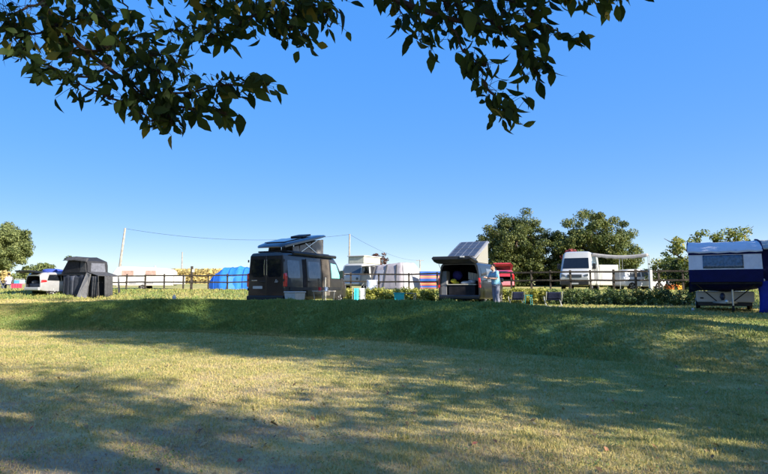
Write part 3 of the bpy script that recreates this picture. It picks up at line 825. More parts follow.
# ------------------------------------------------------------------ vehicles
class Body:
    "lofted car body: +Y is forward, rear at y = 0, x to the vehicle's right"
    def __init__(s, st, belt, roof, tum, rt=.16, rb=.07):
        s.st = st; s.belt = belt; s.roof = roof; s.tum = tum; s.rt = rt; s.rb = rb      # st rows: y, bottom, top, half width
    def row(s, y):
        a = np.array(s.st); return [float(np.interp(y, a[:, 0], a[:, k])) for k in (1, 2, 3)]
    def hw(s, y, z):
        return s.row(y)[2] - s.tum * max(0, (z - s.belt) / (s.roof - s.belt)) ** 1.25
    def sect(s, y, inset=0.0):
        zb, zt, _ = s.row(y); zb += inset; zt -= inset
        rt = min(s.rt, (zt - zb) * .3); rb = min(s.rb, (zt - zb) * .2); h = []
        w = lambda z: s.hw(y, z) - inset
        for a in (0, 30, 60, 90): h.append((w(zb + rb) - rb + rb * math.sin(R(a)), zb + rb - rb * math.cos(R(a))))
        for t in (.25, .5, .75):
            z = zb + rb + (zt - rt - zb - rb) * t; h.append((w(z), z))
        wt = w(zt - rt)
        for a in (0, 22, 45, 68, 90): h.append((wt - rt + rt * math.cos(R(a)) - .10 * rt * math.sin(R(a)), zt - rt + rt * math.sin(R(a))))
        h.append(((wt - rt) * .5, zt + .012))
        loop = [(x, y, z) for x, z in h] + [(-x, y, z) for x, z in reversed(h)]
        return loop
    def shell(s, name, mat, root, ends=(True, True)):
        mb = MB(); ys = [r[0] for r in s.st]
        rings = [s.sect(y) for y in ys]
        if ends[0]:
            r0 = rings[0]; c = Vector((0, 0, sum(p[2] for p in r0) / len(r0)))
            rings = [[(p[0] * .95, -.0, c.z + (p[2] - c.z) * .965) for p in r0]] + [[(p[0] * .99, .02, c.z + (p[2] - c.z) * .993) for p in r0]] + [[(p[0], .06, p[2]) for p in r0]] + rings[1:]
            mb.loft(rings, True)
        else:                                           # open tail: an inner skin makes the wall thick
            mb.loft(rings, False); n = len(rings[0])
            mb.f.append(tuple((len(rings) - 1) * n + k for k in range(n)))
            inner = [s.sect(y, .07) for y in sorted([y for y in ys if y < s.depth] + [s.depth])]
            k = len(mb.v); mb.v += [tuple(p) for p in inner[0]]
            for q in range(n): mb.f.append((q, (q + 1) % n, k + (q + 1) % n, k + q))
            li = MB(); li.loft(inner, False); li.f.append(tuple((len(inner) - 1) * n + q for q in range(n)))
            li.build('interior_lining', M_interior, root, smooth=True)
        return mb.build(name, mat, root, smooth=True)
    def side(s, name, poly, sd, mat, root, off=.006, th=.02, bevel=0):
        "a plate that follows the flank: poly is (y, z) points, sd is +1 right or -1 left"
        zs = sorted(set([round(p[1], 4) for p in poly] + [round(v, 4) for v in np.linspace(min(p[1] for p in poly), max(p[1] for p in poly), 9)]))
        rows = []
        for z in zs:                                     # slice the outline so that the plate bends with the flank
            ys = []
            for (ya, za), (yb, zb) in zip(poly, poly[1:] + poly[:1]):
                if abs(za - z) < 2e-4: ys.append(ya)
                if (za - z) * (zb - z) < 0: ys.append(ya + (yb - ya) * (z - za) / (zb - za))
            rows.append((z, min(ys), max(ys)))
        mb = MB()
        mb.loft([[Vector((sd * (s.hw(y, z) + off - q), y, z)) for y, q in ((y0, 0), ((y0 * 2 + y1) / 3, 0), ((y0 + 2 * y1) / 3, 0), (y1, 0), (y1, th), (y0, th))] for z, y0, y1 in rows], True)
        return mb.build(name, mat, root, smooth=True)

def rrect(u0, u1, v0, v1, r=.05, lean=0.0):
    "rounded rectangle in two coordinates; lean shifts the top edge"
    pts = []
    for cu, cv, a0 in ((u1 - r, v1 - r, 0), (u0 + r, v1 - r, 90), (u0 + r, v0 + r, 180), (u1 - r, v0 + r, 270)):
        for a in (0, 45, 90):
            v = cv + r * math.sin(R(a0 + a)); pts.append((cu + r * math.cos(R(a0 + a)) + lean * (v - v0) / (v1 - v0), v))
    return pts
def xz(poly, y): return [Vector((a, y, b)) for a, b in poly]
def yz(poly, x): return [Vector((x, a, b)) for a, b in poly]

def wheel(root, x, y, r, w=.21, rimmat=None):
    sd = 1 if x > 0 else -1
    mb = MB(); mb.lathe([(r * .62, -w/2), (r * .9, -w/2), (r * .985, -w*.36), (r, 0), (r * .985, w*.36), (r * .9, w/2), (r * .62, w/2)], (x, y, r), 'X', 22)
    t = mb.build('wheel', M_rubber, root, smooth=True)
    mb = MB(); mb.lathe([(r * .62, -w*.3), (r * .64, w*.46), (r * .56, w*.42), (r * .5, w * .25), (r * .2, w*.3), (r * .06, w*.38)], (x, y, r), 'X', 20)
    for k in range(5):
        a = 2*math.pi*k/5; c, s_ = math.cos(a), math.sin(a)
        mb.bar((x + sd*w*.36, y + c*r*.1, r + s_*r*.1), (x + sd*w*.42, y + c*r*.58, r + s_*r*.58), .05)
    mb.build('rim', rimmat or M_alu, t, smooth=True)
    # dark arch behind the tyre
    mb = MB(); mb.lathe([(r * 1.22, -.02), (r * 1.22, .02)], (sd * (abs(x) + w/2 - .075), y, r), 'X', 22)
    mb.build('wheel_arch', M_black, root, smooth=True)
    return t

def headrest_seats(root, y, zs, xs, mat):
    for x in xs:
        mb = MB(); mb.box((x, y, zs + .25), (.46, .14, .66)); mb.box((x, y, zs + .68), (.26, .1, .2)); mb.box((x, y + .2, zs - .08), (.46, .5, .16))
        mb.build('cab_seat', mat, root, bevel=.04)

# ---- black high-roof camper van, back to the camera
DVX, DVY, DTH = -5.15, 24.55, R(26)
van = empty('camper_van', (DVX, DVY, gz(DVX, DVY)), -DTH, 'black high-roof camper van with raised pop-up roof, back doors towards the lawn', 'camper van')
B = Body([(0, .36, 2.40, 1.00), (.5, .34, 2.43, 1.02), (3.9, .34, 2.43, 1.02), (4.2, .34, 2.38, 1.01), (4.42, .34, 2.20, 1.0), (4.66, .34, 1.86, 1.0), (4.92, .34, 1.50, .99), (5.25, .36, 1.22, .96), (5.48, .4, 1.02, .88), (5.6, .45, .85, .76)], 1.25, 2.43, .13)
B.shell('body', M_sunlitpaint, van)
# rear doors: two skins with a seam, glass, lamps, plate
for sd in (-1, 1):
    x0, x1 = (.012, .94) if sd > 0 else (-.94, -.012)
    mb = MB(); mb.prism(xz([(x0, .52), (x1, .52), (x1, 1.3), (x1 - .07 * sd if sd > 0 else x1, 2.28), (x0 + (.07 if sd < 0 else 0), 2.28), (x0, 1.3)], -.022), (0, .05, 0))
    d = mb.build('rear_door', M_navypaint, van, bevel=.015)
    p = rrect(.10, .80, 1.34, 2.12, .09); p = [(sd * a - .05 * sd * (b_ - 1.34), b_) for a, b_ in p]
    mb = MB(); mb.prism(xz(p, -.030), (0, .02, 0)); mb.build('window', M_glass, d)
    mb = MB()
    for zz_ in (.8, 1.2, 2.05): mb.box((sd * .965, -.03, zz_), (.05, .05, .11))
    mb.build('hinge', M_black, d, bevel=.008)
    mb = MB(); mb.prism(xz([(sd * .985 - .06, .92), (sd * .985 + .06, .92), (sd * .985 + .06, 1.38), (sd * .985 + .02, 1.52), (sd * .985 - .06, 1.48)], -.035), (0, .16, 0))
    mb.build('tail_lamp', M_red, van, bevel=.02)
    mb = MB(); mb.tube([(sd * .07 , -.06, 1.42), (sd * .075, -.075, 1.8), (sd * .06, -.06, 2.1)], .008, 6); mb.build('edge_trim', M_chrome, d, smooth=True)
mb = MB(); mb.prism(xz(rrect(-.28, .24, .80, .92, .015), -.034), (0, .014, 0)); mb.build('number_plate', M_whitepl, van).location = (-.42, 0, .03)
mb = MB(); mb.box((0, -.035, .43), (1.98, .16, .2)); mb.build('bumper', M_black, van, bevel=.04)
mb = MB(); mb.box((-.16, -.04, 1.14), (.32, .02, .05)); mb.build('door_handle', M_black, van, bevel=.01)
mb = MB(); mb.box((-.62, -.036, 1.19), (.30, .012, .035)); mb.build('badge', M_chrome, van, bevel=.004)
mb = MB()
for k in range(3): mb.bar((.50 + .05 * k, -.036, 1.10), (.56 + .05 * k, -.036, 1.24 - .04 * k), .02, .012, (0, 1, 0))
mb.build('emblem', M_whitepl, van)
# flank towards the camera (vehicle right)
M_bluewin = pm('mirror_glass', (.10, .12, .15), .05, var=.1, spec=1.0)
M_teal = pm('teal_screen', (.20, .62, .60), .6, var=.08)
M_brown = pm('brown_screen', (.10, .085, .072), .7, var=.15, scale=20)
B.side('rear_quarter_window', rrect(.22, 1.12, 1.30, 2.08, .07), 1, M_bluewin, van)
dr = B.side('door_gap_shade', [(1.34, .62), (1.62, .62), (1.62, 2.16), (1.34, 2.16)], 1, M_interior, van, off=.004)  # dark plate on the closed flank paints the shade inside the open door
sl = B.side('sliding_door', [(1.66, .5), (2.82, .5), (2.82, 2.2), (1.66, 2.2)], 1, M_sunlitpaint, van, off=.03, th=.06, bevel=.02)
B.side('window', rrect(1.76, 2.74, 1.30, 2.08, .08), 1, M_bluewin, sl, off=.038)
mb = MB(); mb.box((B.hw(1.9, 1.15) + .05, 1.82, 1.15), (.04, .2, .05)); mb.build('door_handle', M_black, sl, bevel=.01)
B.side('fly_screen', [(2.95, .5), (3.62, .5), (3.62, 2.24), (2.95, 2.24)], 1, M_brown, van, off=.028, th=.05, bevel=.01)
cd = B.side('cab_door', [(3.70, .5), (4.74, .5), (4.80, 1.30), (4.36, 2.1), (3.70, 2.18)], 1, M_sunlitpaint, van, off=.012, th=.05, bevel=.015)
B.side('window', [(3.80, 1.34), (4.66, 1.34), (4.30, 2.02), (3.80, 2.06)], 1, M_teal, cd, off=.022)
mb = MB(); mb.box((1.13, 4.62, 1.55), (.2, .12, .36)); mb.bar((.98, 4.62, 1.45), (1.12, 4.62, 1.5), .05); mb.build('door_mirror', M_black, cd, bevel=.03)
for y0, y1, nm in ((.3, 4.7, 'side_trim'),):
    B.side(nm, [(y0, .76), (y1, .76), (y1, .90), (y0, .90)], 1, M_black, van, off=.04, th=.05, bevel=.012)
    B.side(nm, [(y0, .76), (y1, .76), (y1, .90), (y0, .90)], -1, M_black, van, off=.04, th=.05, bevel=.012)
B.side('side_window', rrect(.5, 1.5, 1.32, 2.05, .07), -1, M_glass, van); B.side('side_window', rrect(1.8, 2.8, 1.32, 2.05, .07), -1, M_glass, van)
mb = MB(); mb.prism([Vector(p) for p in ((-.86, 4.90, 1.56), (.86, 4.90, 1.56), (.74, 4.45, 2.2), (-.74, 4.45, 2.2))], (0, .03, .02)); mb.build('windscreen', M_glass, van)
mb = MB(); mb.tube([(1.0, .55, 2.40), (1.0, 4.15, 2.38)], .075, 10); o = mb.build('awning_case', M_black, van, smooth=True)
for x in (-.9, .9):
    for y in (.95, 4.62): wheel(van, x, y, .34)
# roof: tray, canvas bellows and the tilted shell with a vent
mb = MB(); mb.box((0, 2.15, 2.48), (1.62, 3.5, .07)); mb.build('roof_tray', M_black, van, bevel=.03)
M_canvas = pm('grey_canvas', (.24, .23, .22), .9, var=.12, scale=9, bump=.4)
mb = MB()
for sd in (-1, 1):
    for k in range(5):
        y0, y1 = 1.0 + k * .5, 1.0 + (k + 1) * .5; zt = lambda y: 2.56 + (y - .35) * .215
        b_ = .03 * (1 if k % 2 else -1)
        mb.prism([Vector((sd * .70, y0, 2.5)), Vector((sd * .70, y1, 2.5)), Vector((sd * (.70 + b_), y1, zt(y1))), Vector((sd * (.70 + b_), y0, zt(y0)))], (sd * -.02, 0, 0))
mb.prism([Vector((-.7, 3.5, 2.5)), Vector((.7, 3.5, 2.5)), Vector((.7, 3.5, 3.22)), Vector((-.7, 3.5, 3.22))], (0, .02, 0))
mb.build('roof_canvas', M_canvas, van)
tilt = Matrix.Rotation(math.atan(.215), 3, 'X')
pv = Vector((0, .2, 2.62))
mb = MB()
secs = []
for y, hw_, zt_, zb_ in ((-.02, .62, .05, .02), (.12, .76, .13, .0), (.6, .80, .17, 0), (2.9, .80, .15, 0), (3.5, .76, .11, .02), (3.75, .62, .06, .04)):
    secs.append([pv + tilt @ Vector((a * hw_, y, b_)) for a, b_ in ((-1, zb_), (1, zb_), (1, zt_ * .55), (.9, zt_), (.4, zt_ + .015), (-.4, zt_ + .015), (-.9, zt_), (-1, zt_ * .55))])
mb.loft(secs); pr = mb.build('pop_up_roof', pm('roof_shell', (.03, .033, .042), .3, var=.1, coat=.8), van, smooth=True)
mb = MB(); mb.box(pv + tilt @ Vector((.1, 2.35, .23)), (.72, .7, .09), tilt); mb.build('roof_vent', M_black, pr, bevel=.03)
mb = MB(); mb.box(pv + tilt @ Vector((-.05, 1.1, .20)), (1.1, 1.3, .03), tilt); mb.build('solar_panel', M_glass, pr, bevel=.008)
mb = MB(); mb.bar((.72, 1.6, 2.52), (.74, 2.9, 3.15), .03); mb.bar((.72, 2.9, 2.52), (.74, 1.9, 2.93), .03); mb.build('lift_strut', M_chrome, pr)

# ---- dark grey camper with the tailgate up
vw = empty('camper_van', (3.3, 24.67, gz(3.3, 24.67)), -R(25), 'dark grey camper van with open tailgate and solar panel on its raised roof', 'camper van')
V = Body([(0, .38, 1.93, .94), (.12, .36, 1.97, .95), (.6, .34, 1.98, .95), (2.9, .34, 1.98, .95), (3.2, .34, 1.93, .94), (3.5, .34, 1.72, .94), (3.95, .34, 1.28, .93), (4.4, .36, 1.10, .90), (4.75, .4, .95, .82), (4.88, .45, .8, .7)], 1.05, 1.98, .13, rt=.15)
V.depth = 2.6
V.shell('body', M_darkgrey, vw, (False, True))
for sd in (-1, 1):
    mb = MB(); mb.prism(xz([(sd * .93 - .055, .86), (sd * .93 + .03, .86), (sd * .905 + .03, 1.28), (sd * .905 - .055, 1.28)], -.03), (0, .14, 0)); mb.build('tail_lamp', M_red, vw, bevel=.015)
    V.side('rear_quarter_window', [(.25, 1.15), (1.15, 1.15), (1.15, 1.72), (.38, 1.72)], sd, M_glass, vw)
    V.side('side_window', [(1.3, 1.13), (2.25, 1.13), (2.25, 1.72), (1.3, 1.72)], sd, M_bluewin, vw)
    c = V.side('cab_door', [(2.4, .5), (3.55, .5), (3.62, 1.08), (3.25, 1.78), (2.4, 1.80)], sd, M_darkgrey, vw, off=.01, th=.04, bevel=.012)
    V.side('window', [(2.5, 1.13), (3.48, 1.13), (3.18, 1.70), (2.5, 1.72)], sd, M_bluewin, c, off=.02)
    mb = MB(); mb.box((sd * 1.06, 3.42, 1.22), (.2, .1, .2)); mb.build('door_mirror', M_darkgrey, c, bevel=.04)
    for y in (.85, 3.85): wheel(vw, sd * .83, y, .33)
mb = MB(); mb.box((0, -.02, .45), (1.86, .16, .2)); mb.build('bumper', M_darkgrey, vw, bevel=.05)
mb = MB(); mb.prism([Vector(p) for p in ((-.8, 3.93, 1.33), (.8, 3.93, 1.33), (.68, 3.42, 1.80), (-.68, 3.42, 1.80))], (0, .03, .02)); mb.build('windscreen', M_glass, vw)
# tailgate, hinged on the roof edge and lifted level
tm = Matrix.Rotation(R(-7), 3, 'X'); hp = Vector((0, .06, 2.0))
mb = MB(); secs = []
for t, hw_, th_ in ((0, .80, .05), (.15, .90, .11), (.55, .92, .15), (.95, .91, .15), (1.22, .86, .09)):
    secs.append([hp + tm @ Vector((a * hw_, -t, b_)) for a, b_ in ((-1, -th_ * .4), (-.92, -th_), (.92, -th_), (1, -th_ * .4), (.92, th_ * .4), (-.92, th_ * .4))])
mb.loft(secs); tg = mb.build('tailgate', M_black, vw, smooth=True)
mb = MB(); mb.prism([hp + tm @ Vector(p) for p in ((-.7, -.12, .045), (.7, -.12, .045), (.68, -.62, .052), (-.68, -.62, .052))], (0, 0, .012)); mb.build('window', M_glass, tg)
mb = MB(); mb.box(hp + tm @ Vector((.5, -1.235, .0)), (.2, .03, .07), tm); mb.build('plate_lamp', M_whitepl, tg, bevel=.01)
for sd in (-1, 1):
    mb = MB(); mb.tube([(sd * .80, .06, 1.55), hp + tm @ Vector((sd * .80, -.6, -.06))], .012, 6); mb.build('gas_strut', M_black, tg, smooth=True)
# inside: cabinet, shelf board, bedding, bags, light curtains
mb = MB(); mb.box((.08, .55, .72), (1.20, .9, .52)); mb.build('bed_base', M_interior, vw, bevel=.015)
mb = MB(); mb.box((.08, .56, 1.0), (1.3, .98, .035)); mb.build('shelf_board', M_cream, vw, bevel=.005)
mb = MB(); mb.box((-.74, .35, 1.05), (.26, .5, 1.1)); mb.build('side_cabinet', pm('grey_cabinet', (.20, .20, .21), .6, var=.1), vw, bevel=.01)
mb = MB(); mb.ball((.2, .45, 1.08), (.26, .3, .085), 12, 8); mb.ball((.38, .6, 1.12), (.2, .2, .1), 10, 7); mb.build('bedding', pm('white_bedding', (.68, .7, .75), .9, bump=.6, scale=7), vw, smooth='all')
mb = MB(); mb.ball((-.38, .4, 1.17), (.14, .16, .10), 10, 7); mb.ball((-.30, .5, 1.08), (.16, .18, .07), 10, 7); mb.build('yellow_bag', pm('yellow_cloth', (.55, .52, .06), .85, bump=.4), vw, smooth='all')
mb = MB(); mb.ball((-.3, .7, 1.42), (.24, .12, .22), 10, 7); mb.build('blue_jacket', pm('blue_cloth', (.03, .03, .16), .9, bump=.4), vw, smooth='all')
mb = MB(); mb.grid(lambda u, v: Vector((.15 + u * .62, .9 + .03 * math.sin(u * 30), 1.25 + v * .32 - u * .12)), 16, 3); mb.build('curtain', pm('pale_curtain', (.62, .64, .62), .9, bump=.3), vw, solid=.006)
# pop top hinged at the back, raised in front
ptm = Matrix.Rotation(R(21), 3, 'X'); pp = Vector((0, .22, 2.13)); secs = []
mb = MB()
for y, hw_, th_ in ((0, .62, .03), (.1, .70, .055), (1.2, .73, .065), (2.45, .73, .06), (2.6, .66, .03)):
    secs.append([pp + ptm @ Vector((a * hw_, y, b_)) for a, b_ in ((-1, 0), (1, 0), (.985, th_ * .7), (.93, th_), (-.93, th_), (-.985, th_ * .7))])
mb.loft(secs); pt = mb.build('pop_up_roof', pm('grey_roof_shell', (.22, .22, .23), .4, var=.08), vw, smooth=True)
for k in range(2):
    mb = MB(); mb.box(pp + ptm @ Vector((0, .70 + 1.12 * k, .078)), (1.24, 1.06, .022), ptm); s_ = mb.build('solar_panel', pm('solar_cell_%d' % k, (.04, .045, .06), .35, var=.15, scale=2, spec=.3), pt, bevel=.004)
    mb = MB()
    for q in range(5): mb.box(pp + ptm @ Vector((-.62 + .31 * q, .70 + 1.12 * k, .091)), (.008, 1.06, .006), ptm)
    for q in range(3): mb.box(pp + ptm @ Vector((0, .17 + .53 * q + 1.12 * k, .091)), (1.24, .008, .0065), ptm)
    mb.build('cell_line', M_alu, s_)
mb = MB()
for sd in (-1, 1):
    mb.prism([Vector((sd * .66, .5, 2.0)), Vector((sd * .66, 2.5, 2.0)), Vector((sd * .66, 2.5, 2.98)), Vector((sd * .66, .5, 2.13))], (-sd * .015, 0, 0))
mb.prism([Vector((-.66, 2.5, 2.0)), Vector((.66, 2.5, 2.0)), Vector((.66, 2.5, 2.98)), Vector((-.66, 2.5, 2.98))], (0, .015, 0))
mb.build('roof_canvas', stripe_mat('striped_canvas', [(0, (.25, .24, .215)), (.12, (.22, .21, .19)), (.16, (.25, .24, .215)), (.22, (.25, .24, .215))], 'Y', .9, .22), vw)
# ---- white estate car with open tailgate on the left
suv = empty('estate_car', (-24.3, 38.9, gz(-24.3, 38.9) - .02), -R(28), 'white estate car with tailgate open and blue bag on its roof', 'car')
S = Body([(0, .42, 1.45, .86), (.18, .36, 1.60, .90), (.7, .30, 1.66, .91), (2.2, .28, 1.67, .91), (2.6, .28, 1.60, .91), (3.0, .28, 1.36, .90), (3.45, .28, 1.05, .90), (4.2, .30, .95, .87), (4.5, .38, .80, .76), (4.6, .42, .7, .66)], .95, 1.67, .17, rt=.13)
S.depth = 1.6
S.shell('body', pm('silver_paint', (.31, .31, .32), .3, metal=.2, var=.05, coat=.6), suv, (False, True))
for sd in (-1, 1):
    S.side('side_window', [(.45, 1.08), (1.4, 1.06), (1.42, 1.5), (.62, 1.48)], sd, M_glass, suv)
    S.side('side_window', [(1.5, 1.06), (2.3, 1.04), (2.28, 1.52), (1.5, 1.52)], sd, M_glass, suv)
    S.side('side_window', [(2.4, 1.04), (3.1, 1.02), (2.62, 1.48), (2.4, 1.52)], sd, M_glass, suv)
    S.side('tail_lamp', [(.02, .92), (.42, .98), (.40, 1.10), (.06, 1.12)], sd, M_red, suv, off=.012)
    S.side('roof_rail', [(.5, 1.6), (2.3, 1.61), (2.3, 1.64), (.5, 1.63)], sd, M_black, suv, off=-.03)
    for y in (.85, 3.55): wheel(suv, sd * .80, y, .33)
mb = MB(); mb.box((0, -.04, .5), (1.7, .16, .22)); mb.build('bumper', M_white, suv, bevel=.05)
mb = MB(); mb.prism([Vector(p) for p in ((-.72, 3.42, 1.09), (.72, 3.42, 1.09), (.62, 2.62, 1.60), (-.62, 2.62, 1.60))], (0, .03, .02)); mb.build('windscreen', M_glass, suv)
hp = Vector((0, .25, 1.66)); tm = Matrix.Rotation(R(-4), 3, 'X'); secs = []; mb = MB()
for t, hw_, th_ in ((0, .72, .03), (.2, .80, .06), (.55, .82, .1), (.9, .80, .11), (1.12, .74, .05)):
    secs.append([hp + tm @ Vector((a * hw_, -t, b_)) for a, b_ in ((-1, -th_ * .4), (-.9, -th_), (.9, -th_), (1, -th_ * .4), (.9, th_ * .4), (-.9, th_ * .4))])
mb.loft(secs); mb.build('tailgate', M_black, suv, smooth=True)
mb = MB(); mb.box((0, .5, .72), (1.4, .7, .3)); mb.ball((-.3, .35, .95), (.3, .25, .16)); mb.build('boot_luggage', pm('grey_bag', (.10, .11, .14), .9, bump=.4), suv, smooth='all')
mb = MB(); mb.ball((0, 0, .12), (.42, .75, .14), 12, 8); mb.box((0, 0, .03), (.8, 1.4, .06))
o = mb.build('roof_bag', pm('blue_bag_cloth', (.04, .07, .30), .7, bump=.3), None, smooth='all'); p = suv.matrix_basis @ Vector((0, 1.35, 1.69))
o.location = suv.location + Matrix.Rotation(-R(28), 3, 'Z') @ Vector((0, 1.35, 1.67)); o.rotation_euler = (0, 0, -R(28)); tag(o, 'long blue bag strapped flat on the white estate car roof', 'bag')

# ---- red hatchback with tailgate up behind the fence
rc = empty('hatchback_car', (at(502, 40).x, 40, gz(at(502, 40).x, 40)), -R(12), 'red hatchback with raised tailgate behind the fence, right of the camper van', 'car')
H = Body([(0, .40, 1.05, .82), (.12, .34, 1.30, .84), (.45, .28, 1.46, .85), (1.6, .26, 1.48, .85), (2.1, .26, 1.40, .85), (2.6, .28, 1.05, .84), (3.4, .3, .88, .80), (3.75, .4, .7, .68)], .9, 1.48, .16, rt=.12)
H.depth = 1.3
M_redpaint = pm('red_car_paint', (.42, .03, .05), .4, var=.08, coat=.4)
H.shell('body', M_redpaint, rc, (False, True))
for sd in (-1, 1):
    H.side('side_window', [(.5, .96), (1.3, .95), (1.3, 1.34), (.62, 1.32)], sd, M_glass, rc); H.side('side_window', [(1.4, .95), (2.35, .93), (1.9, 1.32), (1.4, 1.34)], sd, M_glass, rc)
    mb = MB(); mb.box((sd * .76, -.01, .98), (.14, .08, .3)); mb.build('tail_lamp', M_red, rc, bevel=.03)
    for y in (.6, 3.0): wheel(rc, sd * .74, y, .3)
mb = MB(); mb.box((0, -.05, .5), (1.6, .16, .3)); mb.build('bumper', pm('pink_bumper', (.62, .22, .26), .5, var=.06), rc, bevel=.06)
hp = Vector((0, .2, 1.48)); tm = Matrix.Rotation(R(-26), 3, 'X'); secs = []; mb = MB()
for t, hw_, th_ in ((0, .66, .03), (.3, .74, .05), (.7, .76, .06), (1.0, .62, .05)):
    secs.append([hp + tm @ Vector((a * hw_, -t, b_)) for a, b_ in ((-1, -th_ * .4), (-.9, -th_), (.9, -th_), (1, -th_ * .4), (.9, th_ * .4), (-.9, th_ * .4))])
mb.loft(secs); t_ = mb.build('tailgate', M_redpaint, rc, smooth=True)
mb = MB(); mb.prism([hp + tm @ Vector(p) for p in ((-.56, -.15, -.075), (.56, -.15, -.075), (.58, -.6, -.085), (-.58, -.6, -.085))], (0, 0, -.01)); mb.build('window', M_glass, t_)

# ---- white high-roof van facing the camera behind the fence, with canopy
sp_d = 36.5; spx = at(574, sp_d)
spv = empty('panel_van', (spx.x, sp_d, gz(spx.x, sp_d)), R(180) - R(27), 'white high-roof van facing the lawn behind the fence, grey canopy on its side', 'van')
# built with its front at y = 5.6 and then turned to face the camera; origin at the front
Wb = Body([(0, .36, 2.55, .96), (.4, .34, 2.62, .98), (4.0, .34, 2.62, .98), (4.3, .34, 2.55, .98), (4.48, .34, 2.25, .98), (4.7, .34, 1.85, .98), (4.95, .34, 1.42, .98), (5.3, .36, 1.22, .96), (5.5, .38, 1.05, .92), (5.6, .42, .92, .86)], 1.2, 2.62, .12, rt=.2)
Wb.st = [(y - 5.6, a, b_, c) for y, a, b_, c in Wb.st]
mb = MB(); mb.loft([Wb.sect(r[0]) for r in Wb.st], True); mb.build('body', M_white, spv, smooth=True)
mb = MB(); mb.prism([Vector(p) for p in ((-.84, -.68, 1.45), (.84, -.68, 1.45), (.76, -1.1, 2.16), (-.76, -1.1, 2.16))], (0, .035, .02)); mb.build('windscreen', M_glass, spv, bevel=.02)
mb = MB(); mb.box((0, .0, .5), (1.78, .14, .3)); mb.build('bumper', M_black, spv, bevel=.05)
mb = MB(); mb.box((0, -.01, .95), (.9, .06, .2)); g = mb.build('grille', M_black, spv, bevel=.02)
mb = MB()
for k in range(3): mb.box((0, .025, .89 + .06 * k), (.84, .012, .012))
mb.build('grille_bar', M_chrome, g)
mb = MB(); mb.box((0, .075, .46), (.5, .012, .1)); mb.build('number_plate', M_whitepl, spv)
for sd in (-1, 1):
    mb = MB(); mb.prism(xz([(sd * .56, .86), (sd * .84, .92), (sd * .84, 1.10), (sd * .6, 1.02)], .0), (0, -.12, 0)); mb.build('headlight', M_bluewin, spv, bevel=.01)
    c = Wb.side('cab_door', [(-1.95, .5), (-.85, .5), (-.72, 1.28), (-1.15, 2.05), (-1.95, 2.1)], sd, M_white, spv, off=.01, th=.04, bevel=.01)
    Wb.side('window', [(-1.85, 1.32), (-.85, 1.32), (-1.2, 1.96), (-1.85, 2.0)], sd, M_glass, c, off=.018)
    mb = MB(); mb.box((sd * 1.12, -1.0, 1.6), (.22, .1, .38)); mb.bar((sd * .97, -1.0, 1.45), (sd * 1.1, -1.0, 1.5), .05); mb.build('door_mirror', M_black, c, bevel=.03)
    Wb.side('side_window', rrect(-3.6, -2.4, 1.4, 2.0, .08), sd, M_glass, spv)
    for y in (-.95, -4.6): wheel(spv, sd * .86, y, .34)
# canopy from the roof edge out to the right of the picture (vehicle left = -x, turned round)
M_canopy = pm('grey_canopy', (.36, .34, .33), .9, var=.1, bump=.2)
def canopy(u, v):
    x = -.92 - u * 3.4; y = -1.6 - v * 2.6
    return Vector((x, y, 2.5 - .12 * u - .16 * math.sin(u * math.pi) * (1 - .5 * v) + .03 * math.sin(v * 9)))
mb = MB(); mb.grid(canopy, 18, 10); cn = mb.build('canopy', M_canopy, spv, smooth='all', solid=.02)
mb = MB(); mb.grid(lambda u, v: canopy(u, 0) + Vector((0, .012, -.22 * v + .02 * math.sin(u * 40) * v)), 30, 3); mb.build('canopy_valance', M_canopy, cn, smooth='all', solid=.012)
for v in (0, 1):
    for u in (.5, 1):
        p = canopy(u, v); mb = MB(); mb.tube([(p.x, p.y, -.05), (p.x, p.y, p.z + .02)], .018, 6); mb.build('canopy_pole', M_alu, cn, smooth=True)
mb = MB(); mb.tube([(0, -3.2, 2.62), (0, -3.2, 2.72)], .2, 12); mb.build('roof_vent', M_whitepl, spv)

# ---- white box trailer tent and small car under the canopy
tr0 = at(608, 41); wt = empty('box_trailer', (tr0.x, 41, gz(tr0.x, 41)), R(4), 'plain white box trailer right of the white high-roof van', 'trailer')
mb = MB(); mb.box((0, .9, 1.12), (1.45, 2.0, 1.5)); bx_ = mb.build('body', M_white, wt, bevel=.05)
mb = MB(); mb.prism(xz(rrect(-.55, .55, .75, 1.25, .05), -.112), (0, .02, 0)); mb.build('rear_panel', pm('grey_panel', (.45, .44, .46), .6, var=.08), wt)
for sd in (-1, 1): wheel(wt, sd * .74, .9, .28, .16)
mb = MB(); mb.bar((0, 1.9, .42), (0, 3.0, .42), .08); mb.build('drawbar', M_alu, wt)
cr0 = at(636, 37); wc = empty('small_car', (cr0.x - 1.0, 37.6, gz(cr0.x, 37.4)), -R(80), 'small white car nose to the right under the grey canopy', 'car')
C_ = Body([(0, .36, .95, .70), (.1, .3, 1.25, .74), (.5, .26, 1.40, .76), (1.4, .26, 1.42, .76), (1.8, .26, 1.3, .76), (2.3, .26, .98, .75), (2.9, .28, .86, .70), (3.15, .36, .66, .58)], .85, 1.42, .15, rt=.12)
C_.shell('body', pm('pale_car_paint', (.60, .61, .66), .35, var=.05, coat=.5), wc)
for sd in (-1, 1):
    C_.side('side_window', [(.35, .92), (1.2, .9), (1.2, 1.27), (.5, 1.27)], sd, M_bluewin, wc); C_.side('side_window', [(1.3, .9), (2.15, .88), (1.7, 1.22), (1.3, 1.27)], sd, M_bluewin, wc)
    for y in (.55, 2.5): wheel(wc, sd * .66, y, .28)
mb = MB(); mb.prism([Vector(p) for p in ((-.6, 2.26, 1.0), (.6, 2.26, 1.0), (.52, 1.82, 1.30), (-.52, 1.82, 1.30))], (0, .03, .02)); mb.build('windscreen', M_glass, wc)

